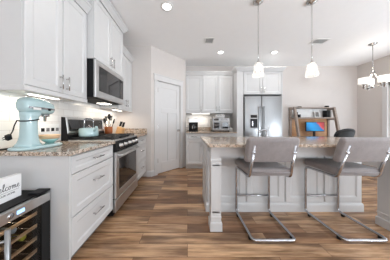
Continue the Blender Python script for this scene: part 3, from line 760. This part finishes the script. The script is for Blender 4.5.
# ------------------------------------------------------------------ back wall run
BX0, BX1 = -0.045, 1.200
fr = face_ym(3.83)
UB = 'wall cabinets on the back wall'
def back_wall_cab(label, x0, x1, nd, hs):
    r = thing('wall_cabinet', label, 'cabinet', ((x0+x1)/2, 3.98, 1.382), UB)
    MB().box(x0, x1, 3.83, YB-0.009, 1.40, 2.39).build('carcass', 'paint', r)
    w = (x1-x0)/nd
    for k in range(nd):
        a, b = x0+k*w+0.003, x0+(k+1)*w-0.003
        front('door', fr, a, b, 1.425, 2.378, r, ((b-0.032) if hs[k] == 'r' else (a+0.032), 1.50, True))
    MB().mold([(x0, 3.814), (x1, 3.814)], crown_prof(2.384)).build('crown_moulding', 'paint', r)
    MB().box(x0, x1, 3.806, 3.832, 1.392, 1.42).build('light_rail', 'paint', r, bevel=0.003)
back_wall_cab('white single door wall cabinet beside the pantry above the coffee maker', BX0, 0.390, 1, 'r')
back_wall_cab('white two door wall cabinet beside the refrigerator above the toaster oven', 0.392, BX1, 2, 'rl')
o = thing('light_bar', 'white light bar glowing under the back wall cabinets', 'light', (0.30, 3.95, 1.37))
MB().box(0.10, 0.62, 3.92, 3.98, 1.384, 1.399).build('housing', 'white', o)
MB().box(0.12, 0.60, 3.928, 3.972, 1.3805, 1.384).build('lens', 'led', o)
area('undercabinet_lamp', (0.36, 3.98, 1.355), (0, 0, 0), 0.5, 0.05, 1.5, (1.0, 0.93, 0.84))
BB = 'base cabinets on the back wall'
fr = face_ym(3.55)
def back_base(label, x0, x1):
    r = thing('base_cabinet', label, 'cabinet', ((x0+x1)/2, 3.84, 0), BB)
    MB().box(x0, x1, 3.55, YB-0.004, 0.112, 0.882).build('carcass', 'paint', r)
    MB().box(x0, x1, 3.62, YB-0.004, 0, 0.112).build('toe_kick', 'paint', r)
    c = (x0+x1)/2
    front('drawer', fr, x0+0.004, x1-0.004, 0.735, 0.872, r, (c, 0.803, False), st=0.04)
    front('door', fr, x0+0.004, x1-0.004, 0.118, 0.729, r, (x1-0.04, 0.62, True))
back_base('white base cabinet beside the pantry under the coffee maker', BX0, 0.368)
back_base('white base cabinet under the toaster oven, mostly behind the island', 0.371, 0.784)
back_base('white base cabinet next to the refrigerator, behind the island', 0.787, BX1)
slab('granite countertop on the back wall under the coffee maker and toaster oven', BX0, BX1, 3.50, YB-0.024)
tag(MB().box(BX0, BX1, YB-0.022, YB-0.001, 0.916, 1.015).build('backsplash_strip', 'granite', bevel=0.002), 'low granite upstand along the back wall counter', 'backsplash')
# cabinet surround of the refrigerator
r = thing('refrigerator_surround', 'tall white cabinet surround with two doors over the refrigerator', 'cabinet', (1.74, 3.84, 0))
FX0, FX1 = 1.365, 2.285
MB().box(1.205, FX0-0.006, 3.53, YB-0.004, 0, 2.40).build('side_panel', 'paint', r)
MB().box(FX1+0.006, FX1+0.03, 3.53, YB-0.004, 0, 2.40).build('side_panel', 'paint', r)
MB().box(FX0-0.0055, FX1+0.0055, 3.55, YB-0.004, 1.83, 2.40).build('carcass', 'paint', r)
fr = face_ym(3.55); c = (FX0+FX1)/2
front('door', fr, FX0, c-0.002, 1.836, 2.388, r, (c-0.035, 1.93, True)); front('door', fr, c+0.002, FX1, 1.836, 2.388, r, (c+0.035, 1.93, True))
MB().mold([(1.205, 3.75), (1.205, 3.53), (FX1+0.03, 3.53), (FX1+0.03, YB-0.005)], crown_prof(2.394)).build('crown_moulding', 'paint', r)
# refrigerator
r = thing('refrigerator', 'stainless side by side refrigerator with a door dispenser', 'refrigerator', (c, 3.83, 0))
MB().box(FX0+0.006, FX1-0.006, 3.56, YB-0.03, 0.02, 1.80).build('body', 'black', r)
fr = face_ym(3.552); FS = 1.365+0.42
for k, (a, b) in enumerate(((FX0+0.010, FS-0.004), (FS+0.004, FX1-0.010))):
    dd = MB(fr).box(a, b, -0.065, 0, 0.07, 1.785).build('door', 'steel_v', r, bevel=0.012, seg=3)
    hx = b-0.035 if k == 0 else a+0.035
    MB(fr).tube(fillet([(hx, -0.065, 0.62), (hx, -0.115, 0.62), (hx, -0.115, 1.52), (hx, -0.065, 1.52)], 0.03), 0.013, 10).build('handle', 'steel_v', dd)
    if k == 0:
        ds = MB(fr).panel(a+0.115, b-0.085, 1.0, 1.36, 0.065, 0.008, 0.016, 0.004, 0.004).build('dispenser', 'steel_d', dd)
        MB(fr).box(a+0.132, b-0.102, -0.0725, -0.070, 1.018, 1.235).build('dispenser_recess', 'black', ds)
        MB(fr).box(a+0.14, b-0.11, -0.0735, -0.0695, 1.255, 1.325).build('dispenser_display', 'dark', ds)
        MB(fr).box(a+0.165, a+0.195, -0.086, -0.0725, 1.06, 1.18).build('dispenser_paddle', 'chrome', ds)
MB(fr).box(FX0+0.01, FX1-0.01, -0.03, 0, 0.0, 0.066).build('toe_grille', 'dark', r)
# coffee maker, toaster oven, toaster, canister on the back counter
def coffee(x, y, z):
    r = thing('coffee_maker', 'black and silver coffee maker on the back counter beside the pantry', 'coffee maker', (x, y, z))
    MB().box(x-0.12, x+0.12, y-0.12, y+0.12, z, z+0.03).build('base', 'black', r, bevel=0.006)
    MB().box(x-0.12, x+0.12, y+0.02, y+0.12, z+0.031, z+0.23).build('water_tank', 'black', r, bevel=0.006)
    MB().box(x-0.125, x+0.125, y-0.12, y+0.12, z+0.231, z+0.33).build('brew_head', 'steel', r, bevel=0.01)
    MB().lathe([(0.05, 0), (0.07, 0.01), (0.072, 0.08), (0.05, 0.125), (0.045, 0.14), (0.052, 0.15)], (x, y-0.05, z+0.031), 20).build('carafe', 'black_glass', r)
    MB().tube(fillet([(x-0.03, y-0.118, z+0.15), (x-0.03, y-0.165, z+0.15), (x-0.03, y-0.165, z+0.06), (x-0.03, y-0.118, z+0.06)], 0.02), 0.007, 8).build('carafe_handle', 'nickel', r)
coffee(0.155, 3.80, 0.916)
def oven(x, y, z):
    r = thing('toaster_oven', 'silver toaster oven with two dark windows on the back counter', 'toaster oven', (x, y, z))
    MB().box(x-0.22, x+0.22, y-0.15, y+0.15, z+0.02, z+0.345).build('case', 'steel_d', r, bevel=0.012)
    for k in (0, 1):
        a = x-0.205+k*0.215; dd = MB(face_ym(y-0.15)).panel(a, a+0.195, z+0.055, z+0.255, 0, 0.012, 0.02, 0.003, 0.003).build('door', 'steel_d', r)
        MB(face_ym(y-0.15)).box(a+0.024, a+0.171, -0.0105, -0.0085, z+0.08, z+0.23).build('window', 'black_glass', dd)
        MB(face_ym(y-0.15)).tube(fillet([(a+0.02, -0.012, z+0.165), (a+0.02, -0.035, z+0.165), (a+0.175, -0.035, z+0.165), (a+0.175, -0.012, z+0.165)], 0.012), 0.006, 8).build('handle', 'chrome', dd)
    MB(face_ym(y-0.15)).box(x-0.18, x-0.06, -0.003, 0, z+0.28, z+0.325).build('display', 'black_glass', r)
    for k in range(3): MB(face_ym(y-0.15)).lathe([(0.016, 0), (0.015, -0.02), (0, -0.02)], (x+0.03+k*0.06, 0, z+0.302), 14, 'y').build('knob', 'chrome', r)
    for sx in (-0.19, 0.19):
        for sy in (-0.12, 0.12): MB().box(x+sx-0.02, x+sx+0.02, y+sy-0.02, y+sy+0.02, z, z+0.02).build('foot', 'black', r)
oven(0.845, 3.80, 0.916)
r = thing('bread_box', 'small silver bin on top of the toaster oven', 'bin', (0.83, 3.82, 1.2615))
MB().box(0.71, 0.95, 3.72, 3.92, 1.2615, 1.325).build('body', 'steel_d', r, bevel=0.01, seg=3)
MB().box(0.705, 0.955, 3.715, 3.925, 1.3255, 1.348).build('lid', 'nickel', r, bevel=0.006, seg=3)
r = thing('canister', 'small white canister on the back counter beside the refrigerator', 'canister', (1.13, 3.80, 0.916))
MB().lathe([(0.042, 0), (0.046, 0.005), (0.046, 0.09), (0.04, 0.098)], (1.13, 3.80, 0.916), 20).build('body', 'white', r)
MB().lathe([(0.047, 0), (0.047, 0.014), (0.012, 0.02), (0.014, 0.034), (0, 0.036)], (1.13, 3.80, 1.0145), 20).build('lid', 'nickel', r)

# ------------------------------------------------------------------ island
IX0, IX1, IYP, IYB = 0.245, 2.22, 1.85, 2.25
r = thing('kitchen_island', 'white panelled kitchen island with square corner posts', 'island', ((IX0+IX1)/2, 1.9, 0))
MB().box(IX0, IX1, IYP, IYB, 0.0, 0.882).build('carcass', 'paint', r)
fr = face_ym(IYP); w = (IX1-IX0)/4
for k in range(4):
    MB(fr).panel(IX0+k*w+0.012, IX0+(k+1)*w-0.012, 0.125, 0.86, 0, 0.014, 0.06, 0.010, 0.018).build('back_panel', 'paint', r)
fl = Matrix(((0, 1, 0, IX0), (-1, 0, 0, 0), (0, 0, 1, 0), (0, 0, 0, 1)))     # faces -X, u = -Y
MB(fl).panel(-IYB+0.01, -IYP-0.01, 0.125, 0.86, 0, 0.010, 0.06, 0.008, 0.012).build('end_panel', 'paint', r)
MB().mold([(IX0, IYB), (IX0, IYP), (IX1, IYP), (IX1, IYB)][::-1], BBP).build('baseboard', 'paint', r) if False else MB().mold([(IX0, IYB), (IX0, IYP), (IX1, IYP), (IX1, IYB)], [(a, z*0.9) for a, z in BBP]).build('baseboard', 'paint', r)
for x in (IX0, IX1-0.105):
    px, py = x+0.0525, 1.5625
    def sq(h, z): return [(px-h, py-h, z), (px+h, py-h, z), (px+h, py+h, z), (px-h, py+h, z)]
    m = MB()
    m.loft([sq(0.063, 0), sq(0.063, 0.082), sq(0.058, 0.09), sq(0.0525, 0.092), sq(0.0525, 0.132), sq(0.0555, 0.138), sq(0.0555, 0.148), sq(0.0525, 0.155), sq(0.0525, 0.720), sq(0.056, 0.728), sq(0.056, 0.740), sq(0.0525, 0.748), sq(0.0525, 0.883)], False)
    for a, b in ((0.19, 0.69),):
        for s in (-1, 1):
            m.box(px-0.0385, px+0.0385, py-0.0545, py-0.0525, a, a+0.012).box(px-0.0385, px+0.0385, py-0.0545, py-0.0525, b-0.012, b)
            m.box(px+s*0.0385-0.005, px+s*0.0385+0.005, py-0.0545, py-0.0525, a, b)
    m.build('post', 'paint', r)
MB().box(IX0+0.1055, IX1-0.1055, 1.530, 1.555, 0.775, 0.882).build('apron', 'paint', r)
for x in (IX0+0.02, IX1-0.045): MB().box(x, x+0.025, 1.6155, IYP-0.015, 0.775, 0.882).build('apron', 'paint', r)
slab('large speckled granite island top behind the two stools', 0.20, 2.27, 1.425, 2.275)
def faucet(x, y, z):
    r = thing('faucet', 'chrome kitchen faucet on the island top', 'faucet', (x, y, z))
    MB().lathe([(0.028, 0), (0.028, 0.006), (0.020, 0.012), (0.018, 0.05), (0.016, 0.06)], (x, y, z), 16).build('base', 'chrome', r)
    MB().tube(smooth_path([(x, y, z+0.055), (x, y, z+0.085), (x-0.012, y, z+0.108), (x-0.05, y, z+0.112), (x-0.10, y, z+0.095), (x-0.115, y, z+0.075)]), 0.012, 10).build('spout', 'chrome', r)
    MB().tube([(x, y, z+0.06), (x+0.018, y, z+0.10), (x+0.028, y, z+0.15)], 0.007, 8).build('lever', 'chrome', r)
faucet(1.165, 2.13, 0.916)

# ------------------------------------------------------------------ bar stools
SL, SR = 0.609, 1.013
def stool():
    cx = (SL+SR)/2
    r = thing('bar_stool', 'grey upholstered cantilever stool, the one nearer the range, at the island', 'stool', (cx, 1.57, 0), 'cantilever bar stools at the island')
    R_ = 0.0135
    pts = [(SL, 1.318, 0.925), (SL, 1.425, 0.592), (SL, 1.805, 0.586), (SL, 1.808, 0.030), (SL, 1.352, 0.030), (SR, 1.352, 0.030), (SR, 1.808, 0.030), (SR, 1.805, 0.586), (SR, 1.425, 0.592), (SR-0.035, 1.318, 0.925)]
    MB().tube(fillet(pts, 0.045, 6), R_, 12).build('frame', 'chrome', r)
    MB().tube([(SL, 1.806, 0.227), (SR, 1.806, 0.227)], 0.0095, 10).build('footrest', 'chrome', r)
    for x in (SL, SR):
        for y in (1.75, 1.41): MB().lathe([(0.017, 0.0), (0.017, 0.026), (0.0125, 0.030)], (x, y, 0), 12).build('glide', 'dark', r)
        MB(Matrix.Translation((x-(0.028 if x > 0.9 else 0), 1.342, 0.855)) @ Matrix.Rotation(PI/2-0.31, 4, 'X')).lathe([(0.018, -0.0), (0.018, 0.014), (0.010, 0.018), (0, 0.018)], (0, 0, 0), 12).build('bolt', 'chrome', r)
    st = MB().box(0.592, 1.030, 1.405, 1.825, 0.604, 0.684)
    o = st.build('seat', 'fab', r, bevel=0.032, seg=5)
    MB().tube([(0.60, 1.40+0.0, 0.644), (1.02, 1.40, 0.644)], 0.004, 6).build('piping', 'fab', o)
    # the pad leans back with the uprights
    BM = Matrix.Translation((cx-0.028, 1.396, 0.755)) @ Matrix.Rotation(math.atan2(0.107, 0.333), 4, 'X')
    MB(BM).box(-0.239, 0.239, -0.030, 0.034, 0.0, 0.247).build('backrest', 'fab', r, bevel=0.028, seg=5)
    return r
s1 = stool()
dup(s1, (0.862, 0, 0), 'grey upholstered cantilever stool, the one farther from the range, at the island')

# ------------------------------------------------------------------ pendants, chandelier, ceiling fittings
def pendant(x, y, label):
    r = thing('pendant_light', label, 'pendant light', (x, y, H), 'pendant lights over the island')
    MB().lathe([(0.062, 0), (0.062, -0.012), (0.045, -0.026), (0.012, -0.034), (0.008, -0.05)], (x, y, H), 24).build('canopy', 'nickel', r)
    m = MB(); z = H-0.045; k = 0
    while z > 2.18:
        pts = []
        for q in range(10):
            a = 2*PI*q/10; d1_, d2_ = 0.009*math.cos(a), 0.019*math.sin(a)
            pts.append((x+(d1_ if k % 2 else 0), y+(0 if k % 2 else d1_), z-0.017+d2_))
        m.tube(pts, 0.0019, 6, closed=True); z -= 0.030; k += 1
    m.build('chain', 'nickel', r)
    MB().tube([(x, y, z+0.01), (x, y, 1.945)], 0.0052, 10).build('rod', 'nickel', r)
    MB().lathe([(0.008, 0.04), (0.016, 0.035), (0.020, 0.01), (0.022, 0), (0, 0)], (x, y, 1.925), 20).build('cap', 'nickel', r)
    sh = MB()
    sq = lambda h, z: [(x-h, y-h, z), (x+h, y-h, z), (x+h, y+h, z), (x-h, y+h, z)]
    sh.lathe([(0.048, 1.926), (0.076, 1.757), (0.073, 1.757), (0.045, 1.924)], (x, y, 0), 28).build('shade', 'shade', r)
    MB().lathe([(0, -0.10), (0.018, -0.095), (0.028, -0.075), (0.026, -0.05), (0.014, -0.025), (0.012, -0.001)], (x, y, 1.924), 18).build('bulb', 'bulb', r)
    return r
p1 = pendant(0.952, 1.95, 'glass shaded pendant over the island, the one nearer the refrigerator doors')
dup(p1, (0.721, 0, 0), 'glass shaded pendant over the island, the one nearer the chandelier')
point('pendant_lamp', (0.952, 1.95, 1.73), 1.5, (1.0, 0.90, 0.76), 0.05); point('pendant_lamp', (1.673, 1.95, 1.73), 1.5, (1.0, 0.90, 0.76), 0.05)
def chandelier(x, y):
    r = thing('chandelier', 'brushed nickel three light chandelier with white drum shades', 'chandelier', (x, y, H))
    MB().lathe([(0.065, 0), (0.065, -0.012), (0.04, -0.026), (0.01, -0.03)], (x, y, H), 24).build('canopy', 'nickel', r)
    MB().tube([(x, y, H-0.02), (x, y, 2.20)], 0.006, 8).build('rod', 'nickel', r)
    R_ = 0.155; zf = 1.872
    MB().lathe([(0, -0.03), (0.02, -0.02), (0.03, 0), (0.02, 0.02), (0, 0.03)], (x, y, zf), 16).build('hub', 'nickel', r)
    for a in (62, 172, -72):
        ca, sa = math.cos(math.radians(a)), math.sin(math.radians(a)); px, py = x+R_*ca, y+R_*sa
        am = MB().tube([(x, y, zf), (px, py, zf)], 0.009, 8).build('arm', 'nickel', r)
        MB().tube([(x+ca*0.01, y+sa*0.01, 2.215), (x+R_*0.75*ca, y+R_*0.75*sa, zf+0.005)], 0.0085, 8).build('stay', 'nickel', am)
        MB().lathe([(0.012, -0.03), (0.02, -0.024), (0.02, 0.04), (0.03, 0.05), (0.03, 0.065)], (px, py, zf), 14).build('cup', 'nickel', am)
        MB().lathe([(0.0, 0.066), (0.080, 0.067), (0.085, 0.072), (0.085, 0.190), (0.081, 0.190), (0.079, 0.075), (0, 0.074)], (px, py, zf), 28).build('shade', 'drum', am)
    MB().lathe([(0.0, 0.02), (0.018, 0.01), (0.018, -0.015), (0.0, -0.02)], (x, y, 2.215), 12).build('top_ball', 'nickel', r)
    point('chandelier_lamp', (x, y, 2.13), 6, (1.0, 0.90, 0.76), 0.1)
chandelier(3.82, 2.99)
RG = 'recessed ceiling lights'
def can(x, y, label, power=5):
    r = thing('recessed_light', label, 'ceiling light', (x, y, H), RG)
    MB().lathe([(0.062, -0.0035), (0.062, -0.007), (0.088, -0.004), (0.088, -0.0005), (0.062, -0.0005)], (x, y, H), 28).build('trim_ring', 'white', r)
    MB().lathe([(0.0, -0.0005), (0.060, -0.0005), (0.060, -0.004), (0, -0.004)], (x, y, H), 28).build('lens', 'can', r)
    l = bpy.data.lights.new('can_lamp', 'AREA'); l.shape = 'DISK'; l.size = 0.12; l.energy = power; l.color = (1.0, 0.97, 0.92)
    o = bpy.data.objects.new('can_lamp', l); COL.objects.link(o); o.location = (x, y, H-0.012)
can(-0.29, 2.04, 'round recessed ceiling light above the aisle by the range')
can(0.765, 3.35, 'round recessed ceiling light in front of the back wall cabinets')
can(2.01, 3.35, 'round recessed ceiling light in front of the refrigerator')
for x, y in ((0.3, 0.2), (2.0, 0.2), (3.6, 0.4)):  # extra ceiling lamps added out of view, without fittings
    l = bpy.data.lights.new('can_lamp', 'AREA'); l.shape = 'DISK'; l.size = 0.15; l.energy = 4; l.color = (1.0, 0.97, 0.92)
    o = bpy.data.objects.new('can_lamp', l); COL.objects.link(o); o.location = (x, y, H-0.012)
VG = 'ceiling air vents'
def vent(x, y, sx, sy, label):
    r = thing('ceiling_vent', label, 'vent', (x, y, H), VG)
    m = MB().box(x-sx, x+sx, y-sy, y-sy+0.018, H-0.010, H-0.001).box(x-sx, x+sx, y+sy-0.018, y+sy, H-0.010, H-0.001).box(x-sx, x-sx+0.018, y-sy+0.018, y+sy-0.018, H-0.010, H-0.001).box(x+sx-0.018, x+sx, y-sy+0.018, y+sy-0.018, H-0.010, H-0.001)
    m.build('frame', 'white', r)
    n = int((2*sy-0.036)/0.022); s = MB()
    for k in range(n):
        yy = y-sy+0.022+k*0.022; s.extr([(x-sx+0.018, yy, H-0.009), (x-sx+0.018, yy+0.012, H-0.003), (x-sx+0.018, yy+0.013, H-0.004), (x-sx+0.018, yy+0.001, H-0.010)], (2*sx-0.036, 0, 0))
    s.build('louvres', 'white', r)
    MB().box(x-sx+0.018, x+sx-0.018, y-sy+0.018, y+sy-0.018, H-0.0025, H-0.0008).build('duct', 'duct', r)
vent(0.43, 2.87, 0.09, 0.10, 'square ceiling vent above the kitchen aisle')
vent(2.63, 2.90, 0.14, 0.10, 'wide ceiling vent between the island and the dining area')

# ------------------------------------------------------------------ desk corner
DX0, DX1 = 2.92, 3.99
r = thing('desk', 'grey washed ladder desk with a shelf hutch against the back wall', 'desk', ((DX0+DX1)/2, 3.9, 0))
for x in (DX0, DX1):
    MB().box(x-0.025, x+0.025, 4.09, 4.135, 0, 1.57).build('rear_post', 'desk_grey', r)
    MB().extr([(x-0.025, 3.62, 0), (x-0.025, 3.68, 0), (x-0.025, 3.99, 1.57), (x-0.025, 3.93, 1.57)], (0.05, 0, 0)).build('front_leg', 'desk_grey', r)
    for z in (1.22, 1.50): MB().box(x-0.02, x+0.02, 3.95 if z > 1.3 else 3.90, 4.09, z, z+0.05).build('side_rail', 'desk_grey', r)
MB().box(DX0+0.026, DX1-0.026, 3.93, 4.135, 1.535, 1.56).build('shelf', 'desk_grey', r)
MB().box(DX0+0.026, DX1-0.026, 3.89, 4.135, 1.255, 1.285).build('shelf', 'desk_grey', r)
MB().box(DX0+0.026, DX1-0.026, 4.115, 4.135, 0.76, 1.254).build('back_board', 'desk_tan', r)
MB().box(DX0+0.026, DX1-0.026, 4.118, 4.135, 1.286, 1.534).build('upper_back_board', 'sign', r)
MB().box(DX0+0.0255, DX1-0.0255, 3.60, 4.112, 0.725, 0.755).build('desk_top', 'desk_grey', r)
M['screen'] = None
t = NT('lit_screen_picture'); v = t.pos(obj=True)
sp = t.add('ShaderNodeSeparateXYZ'); t.l.new(v, sp.inputs[0])
nz = t.noise(v, 9, 3); ad = t.add('ShaderNodeMath', operation='MULTIPLY_ADD'); ad.inputs[1].default_value = 0.16; t.l.new(nz, ad.inputs[0]); t.l.new(sp.outputs[0], ad.inputs[2])
ad2 = t.add('ShaderNodeMath', operation='MULTIPLY_ADD'); ad2.inputs[1].default_value = 0.8; t.l.new(sp.outputs[2], ad2.inputs[0]); t.l.new(ad.outputs[0], ad2.inputs[2])
ad3 = t.add('ShaderNodeMath', operation='ADD'); ad3.inputs[1].default_value = 0.3; t.l.new(ad2.outputs[0], ad3.inputs[0])
c = t.ramp(ad3.outputs[0], [(0.10, lin(20, 100, 160)), (0.30, lin(24, 150, 215)), (0.48, lin(20, 110, 175)), (0.53, lin(190, 60, 50)), (0.62, lin(150, 40, 50))])
t.l.new(c, t.b.inputs['Base Color']); t.l.new(c, t.b.inputs['Emission Color']); t.b.inputs['Emission Strength'].default_value = 0.45
M['screen'] = t.m
MM = Matrix.Translation((3.45, 3.93, 0.756)) @ Matrix.Rotation(math.radians(-8), 4, 'Z')
r = thing('computer_monitor', 'lit computer monitor with a blue and red picture on the desk', 'monitor', (3.45, 3.93, 0.756))
MB(MM).box(-0.11, 0.11, -0.07, 0.07, 0, 0.012).build('base', 'dark', r, bevel=0.004)
MB(MM).box(-0.025, 0.025, 0.015, 0.035, 0.0125, 0.24).build('stand', 'dark', r)
mo = MB(MM).box(-0.225, 0.225, -0.018, 0.014, 0.15, 0.405).build('case', 'dark', r, bevel=0.004)
MB(MM).box(-0.215, 0.215, -0.0195, -0.018, 0.165, 0.395).build('screen', 'screen', mo)
SG = 'small things on the desk hutch'
def tin(x, y, z, w, h, mat, name, label, cat):
    tag(MB().box(x-w/2, x+w/2, y-0.04, y+0.04, z, z+h).build(name, mat, bevel=0.006), label, cat, SG)
tin(3.015, 4.03, 1.286, 0.05, 0.15, 'dark', 'speaker', 'tall dark speaker at the left end of the middle hutch shelf', 'speaker')
tin(3.095, 4.03, 1.286, 0.05, 0.085, 'black', 'clock', 'short black clock beside the dark speaker on the middle hutch shelf', 'clock')
for k, (x, h) in enumerate(((3.83, 0.19), (3.872, 0.17), (3.914, 0.2))):
    b = tag(MB().box(x-0.018, x+0.018, 3.96, 4.09, 1.286, 1.286+h).build('book', ('black', 'dark', 'toe')[k], bevel=0.003), ('black book at the left of three on the middle hutch shelf', 'charcoal book between two others on the middle hutch shelf', 'grey book at the right of three on the middle hutch shelf')[k], 'book', SG)
tin(3.10, 4.03, 1.5605, 0.09, 0.03, 'dark', 'tray', 'low dark tray on the left of the top hutch shelf', 'tray')
tin(3.87, 4.03, 1.5605, 0.06, 0.05, 'dark', 'pen_box', 'small dark box on the right of the top hutch shelf', 'box')
r = thing('picture_frame', 'small white picture frame on the middle hutch shelf', 'picture frame', (3.62, 4.06, 1.286))
MB(Matrix.Translation((3.62, 4.05, 1.2875)) @ Matrix.Rotation(-0.15, 4, 'X')).panel(-0.07, 0.07, 0, 0.17, 0, 0.014, 0.018, 0.006, 0.003).build('frame', 'white', r)
MB(Matrix.Translation((3.62, 4.05, 1.2875)) @ Matrix.Rotation(-0.15, 4, 'X')).box(-0.05, 0.05, -0.0095, -0.0085, 0.021, 0.149).build('picture', 'toe', r)
# office chair
def office_chair(x, y, rz):
    r = thing('office_chair', 'black office chair with a curved back in front of the desk', 'chair', (x, y, 0))
    T = Matrix.Translation((x, y, 0)) @ Matrix.Rotation(rz, 4, 'Z')     # faces +y
    for k in range(5):
        a = 2*PI*k/5+0.3; ca, sa = math.cos(a), math.sin(a)
        lg = MB(T).tube([(0.03*ca, 0.03*sa, 0.10), (0.29*ca, 0.29*sa, 0.075)], 0.016, 8).build('base_leg', 'dark', r)
        MB(T @ Matrix.Translation((0.29*ca, 0.29*sa, 0.03)) @ Matrix.Rotation(a, 4, 'Z')).lathe([(0.012, -0.022), (0.030, -0.02), (0.030, 0.02), (0.012, 0.022)], (0, 0, 0), 14, 'y').tube([(0, 0, 0.0), (0, 0, 0.05)], 0.008, 6).build('caster', 'black', lg)
    MB(T).tube([(0, 0, 0.09), (0, 0, 0.44)], 0.026, 12).build('gas_column', 'chrome', r)
    MB(T).box(-0.24, 0.24, -0.23, 0.24, 0.44, 0.51).build('seat', 'dark', r, bevel=0.03, seg=4)
    b = MB(T); rows = []
    def bp(u, v, off): return (u*0.27, -0.25-0.06*v*v+0.05*u*u-off, 0.60+0.385*v-0.04*u*u*v)
    n = 9
    for off in (0, 0.025):
        for j in range(7):
            for i in range(n): rows.append(bp(-1+2*i/(n-1), j/6, off))
    fs = []
    for s in (0, 1):
        o_ = s*7*n
        for j in range(6):
            for i in range(n-1): fs.append((o_+j*n+i, o_+j*n+i+1, o_+(j+1)*n+i+1, o_+(j+1)*n+i))
    rim = [i for i in range(n)]+[j*n+n-1 for j in range(1, 7)]+[6*n+i for i in range(n-2, -1, -1)]+[j*n for j in range(5, 0, -1)]
    for q in range(len(rim)):
        a_, b_ = rim[q], rim[(q+1) % len(rim)]; fs.append((a_, b_, b_+7*n, a_+7*n))
    b._add(rows, fs, True); bk = b.build('backrest', 'dark', r)
    MB(T).tube(smooth_path([bp(u, v, 0.012) for u, v in ((-1, 0), (-1.02, 0.5), (-1.0, 0.93), (-0.6, 1.02), (0, 1.03), (0.6, 1.02), (1.0, 0.93), (1.02, 0.5), (1, 0))], 4), 0.017, 8).build('back_frame', 'black', bk)
    MB(T).tube(smooth_path([(0, 0, 0.44), (0, -0.2, 0.45), (0, -0.285, 0.55), (0, -0.29, 0.72)], 4), 0.02, 8).build('back_stem', 'black', r)
    for s in (-1, 1):
        MB(T).tube(fillet([(s*0.22, 0.0, 0.46), (s*0.285, 0.0, 0.48), (s*0.285, -0.02, 0.69)], 0.04), 0.013, 8).build('arm_post', 'black', r)
        MB(T).box(s*0.285-0.035, s*0.285+0.035, -0.14, 0.12, 0.692, 0.718).build('armrest', 'black', r, bevel=0.012, seg=3)
office_chair(3.43, 3.46, math.radians(13))
